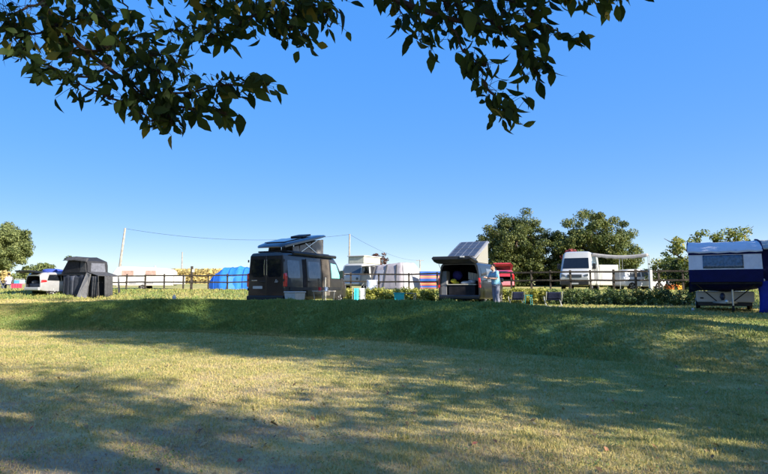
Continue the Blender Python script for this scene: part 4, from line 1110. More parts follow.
# ---- white touring caravan on the left behind the fence
A_ = at(114, 51); Bq = at(183, 52); dv = Vector((Bq.x - A_.x, 1.0)); th_c = math.atan2(dv.x, dv.y)
cv = empty('touring_caravan', (A_.x, 51, 1.38), -th_c, 'long white touring caravan with two curtained windows behind the fence', 'caravan'); cv.scale = (1, 1, .88)
T = Body([(0, .55, 1.25, 1.05), (.25, .5, 1.9, 1.08), (.6, .48, 2.38, 1.1), (1.0, .48, 2.46, 1.1), (4.6, .48, 2.30, 1.1), (5.1, .48, 2.2, 1.08), (5.35, .5, 1.95, 1.05)], 1.3, 2.46, .06, rt=.14)
T.shell('body', pm('caravan_shell', (.56, .555, .54), .4, var=.04, dirt=.08), cv)
mb = MB(); mb.box((0, 5.75, 1.1), (1.5, .8, 1.0)); mb.build('front_locker', M_whitepl, cv, bevel=.08)
M_pink = pm('pinkish_curtain', (.33, .22, .185), .4, var=.2)
for y0, y1 in ((1.0, 2.0), (3.0, 3.9)):
    w_ = T.side('window', rrect(y0, y1, 1.45, 2.02, .08), 1, M_pink, cv, off=.012)
    T.side('window_frame', rrect(y0 - .06, y1 + .06, 1.39, 2.08, .1), 1, M_cream, w_, off=.006)
T.side('trim_line', [(.3, 1.15), (5.3, 1.15), (5.3, 1.19), (.3, 1.19)], 1, pm('beige_trim', (.4, .34, .28), .5), cv)
T.side('door', rrect(2.25, 2.80, .62, 2.05, .06), 1, M_whitepl, cv, off=.012)
T.side('lower_band', [(.1, .58), (5.3, .58), (5.3, .86), (.1, .86)], 1, pm('grey_band', (.26, .26, .28), .5), cv, off=.004)
mb = MB(); mb.prism([Vector(p) for p in ((-.7, .10, 1.52), (.7, .10, 1.52), (.66, .29, 2.02), (-.66, .29, 2.02))], (0, -.02, .01)); mb.build('end_window', M_glass2, cv)
T.side('window', rrect(1.5, 3.5, 1.4, 2.0, .08), -1, M_pink, cv)
mb = MB(); mb.tube([(0.2, 3.6, 2.36), (.2, 3.6, 2.55)], .09, 10); mb.build('roof_vent', M_whitepl, cv)
for sd in (-1, 1): wheel(cv, sd * 1.0, 2.8, .3)

# ---- white camper with raised roof (left of the awning tent)
mc0 = at(341, 42); mc = empty('camper_van', (at(350, 41.5).x, 41.5, gz(mc0.x, 41.5)), R(180) - R(28), 'older white camper van with raised cream roof, nose to the left of the awning tent', 'camper van')
K = Body([(0, .38, 1.30, .84), (-.06, .4, 1.0, .8), (-.35, .36, 1.92, .9), (-.5, .34, 2.02, .92), (-4.2, .34, 2.02, .92), (-4.4, .36, 1.9, .9)][::-1], 1.1, 2.02, .08, rt=.14)
K.st = [(-4.4, .36, 1.9, .9), (-4.2, .34, 2.02, .92), (-.75, .34, 2.02, .92), (-.5, .34, 1.92, .91), (-.22, .36, 1.30, .90), (-.06, .4, 1.16, .88), (0, .44, 1.05, .84)]
mb = MB(); mb.loft([K.sect(r[0]) for r in K.st], True); mb.build('body', M_white, mc, smooth=True)
mb = MB(); mb.prism([Vector(p) for p in ((-.76, -.22, 1.28), (.76, -.22, 1.28), (.70, -.5, 1.86), (-.70, -.5, 1.86))], (0, .03, .015)); mb.build('windscreen', M_glass2, mc, bevel=.015)
mb = MB(); mb.box((0, .02, .52), (1.66, .12, .16)); mb.build('bumper', M_alu, mc, bevel=.03)
for sd in (-1, 1):
    mb = MB(); mb.lathe([(.10, -.03), (.105, .02), (.06, .04)], (sd * .62, .0, .88), 'Y', 14); mb.build('headlight', M_glass2, mc, smooth=True)
    K.side('cab_window', [(-1.3, 1.2), (-.5, 1.2), (-.72, 1.75), (-1.3, 1.78)], sd, M_glass, mc)
    K.side('door_gap_shade', [(-2.3, .55), (-1.55, .55), (-1.55, 1.82), (-2.3, 1.82)], sd, M_interior, mc, off=.005)  # dark plates coloured as the shaded inside behind open doors
    K.side('side_window', [(-4.0, 1.2), (-2.5, 1.2), (-2.5, 1.75), (-4.0, 1.75)], sd, M_glass, mc)
    mb = MB(); mb.box((sd * 1.0, -.62, 1.35), (.16, .08, .24)); mb.build('door_mirror', M_black, mc, bevel=.02)
    for y in (-.95, -3.5): wheel(mc, sd * .8, y, .31)
mb = MB(); mb.box((0, -2.2, 2.30), (1.35, 2.6, .52)); mb.build('roof_canvas', pm('sage_canvas', (.42, .42, .34), .9, var=.08, bump=.3), mc, bevel=.05)
mb = MB(); mb.box((0, -2.2, 2.60), (1.50, 2.8, .09)); mb.build('raised_roof', M_whitepl, mc, bevel=.04)

# ---- folding camper on the right: navy bed pod over a white trailer
fd = 18.0; f0 = at(723, fd)
fc = empty('folding_camper', (f0.x + .45, fd + .75, gz(f0.x, fd + .5)), -R(29), 'navy and white folding trailer camper with its bed end over the drawbar', 'folding camper')
fc.scale = (.855, 1, 1)
M_navy = pm('navy_cloth', (.007, .008, .058), .75, var=.15, scale=5, bump=.35, bscale=6)
M_pale = pm('pale_roof_cloth', (.60, .61, .66), .7, var=.06, scale=3, bump=.25, bscale=5)
M_lil = pm('white_cloth', (.66, .66, .72), .8, var=.06, bump=.25, bscale=6)
M_vinyl = pm('clear_vinyl', (.05, .085, .14), .15, var=.4, scale=14, bump=.25, bscale=10, spec=.8)
hw_ = 1.18
# trailer tub
mb = MB(); secs = []
for z, a in ((.30, .94), (.34, .97), (.62, .98), (.66, .96)): secs.append([Vector((x * a, y, z)) for x, y in ((-1, .0), (1, .0), (1, 2.9), (-1, 2.9))])
mb.loft(secs); mb.build('trailer_body', M_white, fc, bevel=.03)
mb = MB(); mb.box((0, 1.45, .24), (1.8, 2.8, .12)); mb.build('chassis', M_black, fc, bevel=.01)
for sd in (-1, 1): wheel(fc, sd * .92, 1.6, .27, .16)
mb = MB(); mb.box((-.78, -.012, .44), (.12, .02, .05)); mb.build('reflector', M_black, fc)
dbm = MB(); dbm.bar((-.5, .4, .30), (0, -1.0, .32), .07); dbm.bar((.5, .4, .30), (0, -1.0, .32), .07); dbm.bar((0, -.95, .32), (0, -1.25, .34), .06); dbm.ball((0, -1.25, .35), .06); dbm.build('drawbar', M_alu, fc)
mb = MB(); mb.tube([(.22, -.75, .14), (.22, -.75, .72)], .03, 8); mb.build('jockey_wheel', M_alu, fc, smooth=True)
mb = MB(); mb.lathe([(.02, -.04), (.10, -.04), (.11, 0), (.10, .04), (.02, .04)], (.22, -.75, .11), 'X', 14); mb.build('jockey_tyre', M_rubber, fc, smooth=True)
mb = MB(); mb.ball((-.1, -.6, .5), (.09, .22, .13)); mb.build('gas_cylinder', pm('blue_bottle', (.02, .025, .06), .5), fc, smooth='all')
for sd in (-1, 1):
    mb = MB(); mb.tube([(sd * .28, -.25, .34), (sd * .98, -1.0, .92)], .02, 6); mb.build('bed_strut', M_black, fc, smooth=True)
# bed pod: floor, skirt, navy valance, window wall, pale roof
mb = MB(); mb.box((0, -.1, .93), (2.26, 2.0, .07)); mb.build('bed_board', M_interior, fc, bevel=.01)
def pod(zt0, zt1, f0_, f1_, w0, w1, name, mat, sag=0.02):
    m_ = MB(); secs = []
    n = 10
    for k in range(5):
        t = k / 4; z = zt0 + (zt1 - zt0) * t; w = w0 + (w1 - w0) * t; fy = f0_ + (f1_ - f0_) * t
        ring = []
        for i in range(n + 1): ring.append(Vector((-w + 2 * w * i / n, fy - sag * math.sin(math.pi * i / n) + .008 * math.sin(i * 2.3 + t * 5), z)))
        for i in range(4): ring.append(Vector((w, fy + (1.0 - fy) * (i + 1) / 4, z + .01 * math.sin(i))))
        for i in range(n + 1): ring.append(Vector((w - 2 * w * i / n, 1.0, z)))
        for i in range(3): ring.append(Vector((-w, 1.0 + (fy - 1.0) * (i + 1) / 4, z)))
        secs.append(ring)
    m_.loft(secs, True); return m_.build(name, mat, fc, smooth=True)
pod(.97, 1.36, -1.14, -1.12, 1.18, 1.18, 'bed_valance', M_navy)
pod(1.362, 1.84, -1.115, -1.06, 1.175, 1.165, 'bed_wall', M_lil, .01)
pod(1.842, 1.97, -1.075, -1.05, 1.18, 1.175, 'eaves_band', M_navy, .015)
mb = MB(); pts = [(-.72, 1.40), (.60, 1.40), (.60, 1.82), (-.72, 1.82)]
mb.grid(lambda u, v: Vector((-.70 + 1.30 * u, -1.128 + .055 * v + .004 * math.sin(u * 40) * math.sin(v * 3.1), 1.40 + .42 * v)), 24, 5); mb.build('window', M_vinyl, fc, smooth='all', solid=.012)
# pale roof sloping back to a ridge
mb = MB(); ring = lambda y, z, w: [Vector((-w + 2 * w * i / 12, y + .01 * math.sin(i * 1.9), z + .012 * math.sin(i * 2.1) - .02 * math.sin(math.pi * i / 12))) for i in range(13)]
top = [ring(-1.10, 1.96, 1.20), ring(-1.02, 2.03, 1.195), ring(-.55, 2.22, 1.19), ring(.2, 2.34, 1.18), ring(1.0, 2.40, 1.18)]
bot = [[p - Vector((0, 0, .05)) for p in r] for r in top]
mb.loft([t_ + list(reversed(b_)) for t_, b_ in zip(top, bot)], True); mb.build('roof', M_pale, fc, smooth=True)
for sd in (-1, 1):
    mb = MB(); mb.prism([Vector((sd * 1.17, y_, z_)) for y_, z_ in ((-1.05, 1.95), (-.98, 2.0), (-.55, 2.19), (.2, 2.31), (1.0, 2.37), (1.0, 1.95))], (-sd * .02, 0, 0)); mb.build('roof_gable', M_pale, fc)
mb = MB(); mb.tube([(1.205, -1.08, 1.96), (1.2, -.5, 2.24), (1.19, .3, 2.36), (1.185, 1.0, 2.42)], .035, 6); mb.build('roof_piping', M_navy, fc, smooth=True); mb = MB(); mb.tube([(-1.205, -1.08, 1.96), (-1.2, -.5, 2.24), (-1.19, .3, 2.36), (-1.185, 1.0, 2.42)], .02, 6); mb.build('roof_piping', M_navy, fc, smooth=True)
# hanging under-bed tent
mb = MB(); mb.grid(lambda u, v: Vector((-1.16 + 2.32 * u, -.95 + .5 * v * v, .96 - (.16 + .14 * (1 - abs(2 * u - 1)) ** .5 + .22 * max(0, .25 - u)) * v)), 16, 4); mb.build('under_bed_flap', M_navy, fc, smooth='all', solid=.012)
mb = MB(); mb.prism([Vector((-1.2, -.6, .95)), Vector((-1.22, .4, .60)), Vector((-.9, .05, .70)), Vector((-.7, -.5, .92))], (0, .02, .03)); mb.build('loose_flap', M_navy, fc)
# annexe on the right
mb = MB(); mb.grid(lambda u, v: Vector((1.02 + .10 * math.sin(v * 2.5) * (1 - v) + 1.9 * u, -.62 - .03 * math.sin(u * 14), .0 + 1.0 * v)), 16, 6); mb.build('annexe_skirt', pm('royal_blue_cloth', (.012, .03, .30), .6, var=.2, bump=.3, bscale=4), fc, smooth='all', solid=.015)
mb = MB(); mb.box((2.15, .95, 1.5), (1.85, 2.0, 1.1)); mb.build('annexe_wall', M_navy, fc, bevel=.03)
mb = MB(); mb.prism([Vector(p) for p in ((1.21, -.2, 2.02), (3.2, -.2, 2.00), (3.2, .9, 2.34), (1.21, .9, 2.36))], (0, .0, .04)); mb.prism([Vector(p) for p in ((1.21, .9, 2.36), (3.2, .9, 2.34), (3.2, 2.2, 2.1), (1.21, 2.2, 2.1))], (0, .0, .04)); mb.build('annexe_roof', pm('grey_green_cloth', (.34, .38, .38), .8, var=.08, bump=.2), fc)
mb = MB(); mb.ball((1.18, -1.1, 1.02), .045); mb.ball((-1.1, -.7, .07), (.06, .06, .05)); mb.build('peg_knob', M_whitepl, fc, smooth='all')
# ------------------------------------------------------------------ post and rail fence
def fence_xy(px):
    "where the fence line crosses the sight line through photo column px"
    u = (px - 384) / FPX; lo, hi = 20., 80.
    for _ in range(40):
        m = (lo + hi) / 2
        if m < np.interp(u * m, FX, FY): lo = m
        else: hi = m
    return u * lo, lo
fx0, fy0 = fence_xy(384)
fence = empty('post_and_rail_fence', (fx0, fy0, gz(fx0, fy0)), 0, 'dark wooden post and rail fence running behind the pitches', 'fence')
FO = Vector((fx0, fy0, gz(fx0, fy0)))
fr = np.random.default_rng(31)
posts = [96, 108, 127, 146, 165, 184, 209, 228, 249, 271, 295, 321, 351, 379, 409, 437, 466, 489, 511, 531, 550, 570, 590, 613, 635, 658, 682, 707, 733]
tops = []
for px in posts:
    x_, y_ = fence_xy(px); z_ = gz(x_, y_); h = 1.12 + fr.normal() * .03
    mb = MB(); w = .10 + fr.normal() * .008
    lean = Vector((fr.normal() * .02, fr.normal() * .02, 0))
    b0 = Vector((x_, y_, z_ - .3)) - FO; t0 = Vector((x_, y_, z_ + h + .06)) + lean - FO
    mb.bar(b0, t0, w, w * .9); mb.build('post', M_wood, fence, bevel=.01); tops.append((Vector((x_, y_ - .07, z_)) - FO, h))
for i in range(len(tops) - 1):
    for hz in (1.08, .60):
        (a, ha), (b_, hb) = tops[i], tops[i + 1]
        mb = MB(); d = (b_ - a).normalized() * .06
        za = hz + fr.normal() * .012; zb = hz + fr.normal() * .012
        mb.bar(a - d + Vector((0, -.004 * (i % 2), za)), b_ + d + Vector((0, -.004 * (i % 2), zb)), .04, .095)
        mb.build('rail', M_wood, fence, bevel=.006)
x_, y_ = fence_xy(192); gp = empty('gate_post', (x_, y_, gz(x_, y_)), 0, 'taller wooden post with a small pale notice in the left fence', 'post')
mb = MB(); mb.bar((0, 0, -.3), (.01, 0, 1.75), .15); mb.build('post', M_wood, gp, bevel=.015)
mb = MB(); mb.box((.14, -.09, 1.42), (.18, .02, .22)); mb.build('notice', M_whitepl, gp)
x_, y_ = fence_xy(647); wp = MB(); wp.bar((0, 0, -.2), (0, 0, 1.15), .14); o = wp.build('white_post', M_whitepl, None, bevel=.01, loc=(x_, y_ - .35, gz(x_, y_))); tag(o, 'short white post in front of the fence right of the canopy', 'post')

# ------------------------------------------------------------------ poles and cables
def pole(px, d, py_top, label, lean=0., cross=True, r=.11):
    p = at(px, d); z0 = gz(p.x, d); zt = zpx(py_top, d)
    root = empty('telegraph_pole', (p.x, d, z0), 0, label, 'pole', 'telegraph poles')
    mb = MB(); mb.tube([(0, 0, -.5), (lean * .5, 0, (zt - z0) * .5), (lean, 0, zt - z0)], [r * 1.15, r, r * .8], 10); mb.build('shaft', M_pole, root, smooth=True)
    if cross:
        mb = MB(); mb.box((lean, 0, zt - z0 - .15), (.9 * cross, .1, .1)); mb.build('crossarm', M_pole, root)
        for sx in (-.35, .35):
            mb = MB(); mb.lathe([(.03, 0), (.05, .05), (.03, .1), (.045, .14)], (lean + sx * cross, 0, zt - z0 - .1), 'Z', 8); mb.build('insulator', M_whitepl, root, smooth=True)
    return Vector((p.x + lean, d, zt - .05))
pa = pole(118, 60, 228, 'leaning grey pole above the white touring caravan', .62, False, .13)
pb = pole(182, 105, 252, 'thin distant pole above the maize field', 0, False, .12)
pc = pole(349, 62, 234, 'bare pole rising behind the older white camper van', .06, False, .10)
pd = pole(420, 130, 260, 'far pole with short crossarm above the striped windbreak', 0, 2.0, .13)
def cable(a, b_, sag, label, r=.014):
    mb = MB(); pts = []
    for k in range(25):
        t = k / 24; p = a.lerp(b_, t); p.z -= sag * 4 * t * (1 - t); pts.append(p - a)
    mb.tube(pts, r, 5); o = mb.build('overhead_cable', M_black, None, smooth=True, loc=a); tag(o, label, 'cable', 'overhead cables')
cable(pa, pc, .9, 'overhead cable from the leaning pole to the pole behind the white camper')
cable(pc, pd, .9, 'overhead cable from the pole behind the white camper running right')

# ------------------------------------------------------------------ hedge, maize
def hedge(name, line, h, w, mat, label, seed, per=60, size=.10, step=.28):
    r = np.random.default_rng(seed); L = [Vector((*p, gz(*p))) for p in line]
    root = empty(name, L[0], 0, label, 'hedge'); cps = []; stm = MB()
    for a, b_ in zip(L[:-1], L[1:]):
        n = int((b_ - a).length / step) + 1
        for i in range(n):
            q = a.lerp(b_, i / n); bump = .88 + .16 * r.uniform()
            for k in range(4):
                cps.append(np.array((q.x + r.normal() * .1, q.y + r.normal() * w * .35, q.z + h * bump * (k + .6) / 4)) - np.array(L[0]))
            if i % 3 == 0: stm.tube([q - L[0] - Vector((0, 0, .2)), q - L[0] + Vector((r.normal() * .1, 0, h * .7))], [.025, .01], 5)
    v, f, rn = leaf_cloud(cps, .22 * r.uniform(.7, 1.35, len(cps)), per, size, r, .3, .9)
    np_mesh('foliage', v, f, mat, root, rnd=rn); stm.build('stem', M_bark, root, smooth=True)
    return root
def pt(px, d): p = at(px, d); return (p.x, d)
hedge('clipped_hedge', [pt(345, 30.5), pt(396, 30), pt(445, 29.5), pt(500, 29)], .74, .7, L_hedge, 'sunlit yellow-green hedge between the two dark camper vans', 61, 120)
hedge('clipped_hedge', [pt(496, 28.6), pt(530, 28), pt(548, 27.6)], .72, .7, L_hedge, 'sunlit hedge behind the two folding chairs', 62, 120)
hedge('dark_hedge', [pt(546, 27.4), pt(600, 26.4), pt(650, 25.4), pt(700, 24.6), pt(740, 24.3)], .66, .8, L_hedge2, 'low dark green hedge left of the folding camper', 63, 80)
def maize(px0, px1, d0, d1, n, label, hgt=1.9):
    r = np.random.default_rng(71); cps = []
    d = np.sort(r.uniform(d0, d1, n)); px = r.uniform(px0, px1, n); X = (px - 384) / FPX * d; Z = ground_z(X, d)
    # each plant: a stem and five drooping leaves, all in one mesh
    vs, fs = [], []; k = 0
    for x_, y_, z_ in zip(X, d, Z):
        h = hgt * r.uniform(.8, 1.15)
        vs += [(x_ - .05, y_, z_), (x_ + .05, y_, z_), (x_, y_, z_ + h)]; fs.append((k, k + 1, k + 2)); k += 3
        for q in range(5):
            a = r.uniform(0, 6.28); z1 = z_ + h * (.25 + .15 * q); c, s_ = math.cos(a), math.sin(a); l = r.uniform(.35, .6)
            vs += [(x_, y_, z1), (x_ + c * l * .5 - s_ * .07, y_ + s_ * l * .5 + c * .07, z1 + .3), (x_ + c * l, y_ + s_ * l, z1 + .1)]; fs.append((k, k + 1, k + 2)); k += 3
    o = np_mesh('maize_field', np.array(vs), np.array(fs), L_corn, rnd=r.uniform(0, 1, len(fs))); tag(o, label, 'crop', kind='stuff')
maize(150, 262, 78, 100, 5200, 'ripe yellow maize field behind the left fence')
# far hedgerow closing the fields
hr = np.random.default_rng(81); cps = []
for x_ in np.arange(-190, 200, 1.1):
    y_ = 148 + 6 * math.sin(x_ * .03); z_ = gz(x_, y_)
    for k in range(2): cps.append((x_ + hr.normal() * .4, y_ + hr.normal(), z_ + .5 + k * .6 * hr.uniform(.4, 1.1)))
v, f, rn = leaf_cloud(cps, .75 * hr.uniform(.5, 1.3, len(cps)), 26, .5, hr); o = np_mesh('far_hedgerow', v, f, L_oak2, rnd=rn); tag(o, 'low far hedgerow at the edge of the fields', 'hedgerow', kind='stuff')

# ------------------------------------------------------------------ tents
# rooftop tent with annexe beside the white estate car (same bearing as the car)
TN = Vector((-20.1, 38.0, 0)); TN.z = gz(TN.x, TN.y)
rt = empty('rooftop_tent', TN, -R(28), 'dark grey rooftop tent with annexe and porch beside the white estate car', 'tent')
M_tent = pm('charcoal_cloth', (.030, .031, .036), .85, var=.2, scale=6, bump=.4, bscale=7)
M_tent2 = pm('grey_cloth', (.065, .065, .07), .85, var=.2, scale=6, bump=.35, bscale=7)
M_tent3 = pm('dark_blue_cloth', (.04, .045, .06), .85, var=.2, scale=8, bump=.4, bscale=9)
M_mesh = pm('mesh_window', (.11, .115, .14), .6, var=.2)
W_, D_ = 2.7, 1.5           # across (to the left, towards the car) and deep
zf = 1.62
prof = [(-W_ - .15, zf), (-W_ - .05, zf + .15), (-W_ + .55, zf + 1.02), (-W_ + .85, zf + 1.16), (-1.3, zf + 1.18), (-.15, zf + .85), (.02, zf + .55), (.06, zf)]
mb = MB(); mb.loft([[Vector((x, y + (.05 if z > zf + .6 else 0), z + .02 * math.sin(x * 9 + y * 5))) for x, z in prof] for y in (-.02, .5, 1.0, D_)]); b_ = mb.build('roof_tent_shell', M_tent, rt, smooth=True)
mb = MB(); mb.prism([Vector((x, -.05, z)) for x, z in ((-W_ + .25, zf + .08), (-W_ + .75, zf + .92), (-1.3, zf + .98), (-.85, zf + .82), (-.80, zf + .08))], (0, .03, 0)); mb.build('opening_shade_panel', M_interior, rt)  # dark sheet puts the shade within the tent into colour
mb = MB(); mb.prism([Vector((-.72, -.05, zf + .1)), Vector((-.68, -.05, zf + .86)), Vector((-.2, -.05, zf + .72)), Vector((-.05, -.05, zf + .1))], (0, .03, 0)); mb.build('side_panel', M_tent2, rt)
mb = MB(); mb.prism([Vector((.065, .2, zf + .12)), Vector((.065, D_ - .2, zf + .12)), Vector((.0, D_ - .25, zf + .72)), Vector((.0, .25, zf + .72))], (.02, 0, 0)); mb.build('window', M_mesh, rt)
mb = MB(); mb.grid(lambda u, v: Vector((-W_ + .45 + (W_ - .35) * u, -.02 - .32 * v * v * (1 - .6 * u), zf + 1.17 - .26 * v * v + .3 * (-max(0, u - .5)))), 12, 4); mb.build('fly_sheet', M_tent2, rt, smooth='all', solid=.012)
mb = MB(); mb.box((-W_ / 2 - .35, D_ / 2, zf - .05), (W_ + .9, D_, .09)); mb.build('platform', M_black, rt, bevel=.02)
def drape(x0, x1, z0, z1, y, n, amp):
    return lambda u, v: Vector((x0 + (x1 - x0) * u, y + amp * math.sin(u * n) * (1 - v * .6), z0 + (z1 - z0) * v))
mb = MB(); mb.grid(drape(-W_ + .05, .0, -.03, zf - .06, .03, 22, .05), 40, 6); mb.build('annexe_front', M_tent3, rt, smooth='all', solid=.012)
mb = MB(); mb.grid(lambda u, v: Vector((.03 + .03 * math.sin(u * 16), .05 + (D_ - .1) * u, (zf - .06) * v - .03 * (1 - v))), 20, 5); mb.build('annexe_side', M_tent2, rt, smooth='all', solid=.012)
mb = MB(); mb.grid(drape(-W_ + .9, -W_ + 1.35, 0.02, zf - .15, .0, 9, .03), 8, 4); mb.build('annexe_window', M_mesh, rt, smooth='all', solid=.01)
# porch on the right: sloping roof, leaning front, hanging curtain, guy poles
mb = MB(); mb.prism([Vector((.0, -.02, zf + .10)), Vector((.0, D_, zf + .10)), Vector((1.22, D_ + .05, zf - .18)), Vector((1.22, -.05, zf - .18))], (0, 0, .03)); mb.build('porch_roof', M_tent2, rt)
mb = MB(); mb.prism([Vector((-.55, -.35, -.02)), Vector((.18, -.1, -.02)), Vector((.45, -.05, zf - .05)), Vector((.0, -.05, zf + .06))], (0, .02, 0)); mb.build('porch_flap', pm('stone_cloth', (.22, .215, .22), .85, var=.12, bump=.4), rt)
mb = MB(); mb.grid(drape(.52, 1.16, -.02, zf - .2, -.02, 18, .05), 24, 5); mb.build('porch_curtain', M_tent2, rt, smooth='all', solid=.012)
mb = MB(); mb.grid(lambda u, v: Vector((.42 + .02 * math.sin(u * 20), .0 + D_ * u, (zf - .12) * v)), 12, 3); mb.build('porch_shade_panel', M_interior, rt, solid=.012)  # dark sheet set back, its colour standing for shade inside the porch
mb = MB(); mb.grid(lambda u, v: Vector((1.22 + .05 * math.sin(u * 17) + .08 * (1 - v), .42 + .66 * u, -.02 + (zf - .16) * v)), 24, 4); mb.build('porch_curtain', M_tent2, rt, smooth='all', solid=.012)
mb = MB(); mb.grid(lambda u, v: Vector((1.22 + .02 * math.sin(u * 17) + .1 * (1 - v), D_ - .06 + .14 * u * (1.6 - v), -.02 + (zf - .16) * v)), 4, 4); mb.build('porch_corner', M_tent, rt, smooth='all', solid=.012)
mb = MB(); mb.tube([(1.25, -.05, zf - .17), (1.55, -.15, 0)], .018, 6); mb.tube([(.3, -.06, zf), (.3, -.06, 0)], .018, 6); mb.build('porch_pole', M_black, rt, smooth=True)

# blue tunnel tent
bt0 = at(231, 46); bt = empty('tunnel_tent', (bt0.x, 46, gz(bt0.x, 46)), -R(8), 'bright blue tunnel tent with three arched ribs behind the fence', 'tent')
M_blue = pm('bright_blue_cloth', (.03, .20, .74), .55, var=.12, scale=4, bump=.35, bscale=5)
mb = MB(); rings = []
for k in range(25):
    t = k / 24; x_ = -1.75 + 4.1 * t
    s_ = .42 + .58 * math.sin(min(1, t * 2.1) * math.pi / 2)
    s_ *= 1 - .075 * abs(math.sin(t * math.pi * 3.0)) ** .7 + .04
    if t < .06: s_ *= .6 + t / .06 * .4
    rings.append([Vector((x_ - .12 * math.sin(a), -1.2 * s_ * math.cos(a), 1.92 * s_ * math.sin(a) ** .85 if math.sin(a) > 0 else 0)) for a in np.linspace(0, math.pi, 15)])
mb.loft(rings, True); mb.build('flysheet', M_blue, bt, smooth=True)
for t in (.18, .5, .83):
    k = int(t * 24); mb = MB(); mb.tube([p * 1.012 for p in rings[k]], .03, 6); mb.build('rib', pm('blue_rib_%d' % k, (.015, .09, .42), .6), bt, smooth=True)
mb = MB(); mb.prism([Vector((.2, -1.22, .1)), Vector((.9, -1.22, .1)), Vector((.85, -1.02, 1.1)), Vector((.25, -1.02, 1.1))], (0, -.02, 0)); mb.build('door_panel', pm('light_blue_cloth', (.10, .30, .80), .6, var=.1), bt)

# pale awning tent beside the older white camper
aw0 = at(398, 40); aw = empty('awning_tent', (aw0.x, 40, gz(aw0.x, 40)), -R(26), 'pale awning tent, shaded walls toned darker, with dark poles beside the older white camper', 'tent')
M_shadeside = pm('shade_side_cloth', (.34, .31, .34), .85, var=.09, scale=4, bump=.3, bscale=5)  # awning cloth with shade on walls facing off the sun put into colour
M_sunside = pm('sun_side_cloth', (.41, .39, .40), .85, var=.06, scale=4, bump=.3, bscale=5)  # same awning cloth, sunlight on right walls and roof put into colour
def quad(name, pts, mat, th=(0, .02, 0), par=None, n=8):
    m_ = MB(); a, b_, c, d = [Vector(p) for p in pts]; nrm = (b_ - a).cross(d - a).normalized()
    m_.grid(lambda u, v: (a.lerp(b_, u)).lerp(d.lerp(c, u), v) + nrm * (.035 * math.sin(u * math.pi) * math.sin(v * math.pi) + .012 * math.sin(u * 17 + v * 9)), n, n)
    return m_.build(name, mat, par, smooth='all', solid=.012)
fl, frr, fbl, fbr = (-2.0, -1.2), (1.0, -1.3), (-1.6, 1.2), (1.5, 1.2)
tl, tr2, tbl, tbr = (-1.3, -.9, 1.78), (.75, -.9, 1.95), (-1.2, .9, 1.85), (.85, .9, 2.0)
quad('front_wall', [(*fl, 0), (*frr, 0), tr2, tl], M_shadeside, par=aw)
quad('right_wall', [(*frr, 0), (2.0, -.2, 0), (1.55, 0, 1.55), tr2], M_sunside, par=aw); quad('rear_right_wall', [(2.0, -.2, 0), (*fbr, 0), tbr, (1.55, 0, 1.55)], M_sunside, par=aw)
quad('left_wall', [(*fbl, 0), (*fl, 0), tl, tbl], M_shadeside, par=aw); quad('back_wall', [(*fbr, 0), (*fbl, 0), tbl, tbr], M_shadeside, par=aw)
quad('roof', [tl, tr2, tbr, tbl], M_sunside, par=aw); quad('roof_hip', [tr2, (1.55, 0, 1.55), (1.5, .2, 1.56), tbr], M_sunside, par=aw)
quad('connecting_porch', [(-3.0, -.5, 1.75), tl, tbl, (-3.0, .6, 1.75)], M_sunside, par=aw)
for x_ in (-1.62, -.55, .35):
    zt_ = 1.80; mb = MB(); mb.bar((x_ * 1.1, -1.24, 0), (x_ * .82 + .05, -.95, zt_), .09); mb.build('pole_sleeve', pm('sleeve_%d' % int(x_ * 10 + 20), (.10, .10, .11), .8), aw)
mb = MB(); mb.prism([Vector((-1.35, -1.17, .55)), Vector((-.72, -1.19, .55)), Vector((-.62, -1.02, 1.45)), Vector((-1.15, -1.0, 1.42))], (0, -.02, 0)); mb.build('window', pm('grey_window', (.36, .36, .42), .4, var=.1), aw)
for a_ in ((-2.55, 1.4), (2.45, -.6)):
    mb = MB(); mb.tube([(a_[0] * .6, -.5, 1.6), (a_[0], -1.3, 0)], .008, 4); mb.build('guy_line', M_whitepl, aw)

# striped windbreak
wb0 = at(431, 38.5); wbk = empty('windbreak', (wb0.x, 38.5, gz(wb0.x, 38.5)), R(2), 'striped blue, red and yellow windbreak behind the fence', 'windbreak')
blu, red_, yel, pin = (.02, .09, .36), (.34, .04, .05), (.42, .30, .12), (.42, .17, .18)
mb = MB(); mb.grid(lambda u, v: Vector((-.78 + 1.56 * u, .03 * math.sin(u * 9.4), .12 + 1.2 * v)), 24, 10)
mb.build('cloth', stripe_mat('windbreak_stripes', [(.1, pin), (.22, blu), (.34, red_), (.42, yel), (.5, red_), (.58, blu), (.82, pin), (.92, yel), (1.0, red_), (1.05, blu), (1.33, blu)]), wbk, smooth='all', solid=.008)
for x_ in (-.78, 0, .78):
    mb = MB(); mb.tube([(x_, .02, -.1), (x_, .02, 1.55 if x_ < 0 else 1.36)], .018, 6); mb.build('stake', M_cream, wbk, smooth=True)

# small orange play tent on the right behind the fence
ot0 = at(672, 33); ot = empty('play_tent', (ot0.x, 33, gz(ot0.x, 33)), R(10), 'small orange and white play tent behind the right end of the fence', 'tent')
M_or = pm('orange_cloth', (.72, .16, .03), .7, var=.15, bump=.4); M_or2 = pm('amber_cloth', (.78, .33, .04), .7, var=.12, bump=.4); M_ow = pm('peach_cloth', (.70, .55, .45), .8, var=.1, bump=.4)
def dome(c, r_, h, mat, name):
    m_ = MB(); m_.loft([[Vector((c[0] + r_ * math.cos(a) * math.cos(e) * (1 + .05 * math.sin(4 * a)), c[1] + r_ * .8 * math.sin(a) * math.cos(e), c[2] + h * math.sin(e))) for a in np.linspace(0, 2 * math.pi, 15)[:-1]] for e in (0, .35, .7, 1.0, 1.3, 1.52)]); return m_.build(name, mat, ot, smooth='all')
dome((-.12, 0, 0), .46, .62, M_or, 'body_left'); dome((.25, .05, 0), .36, .66, M_or2, 'body_right'); dome((-.14, -.03, .30), .34, .38, M_ow, 'cap')
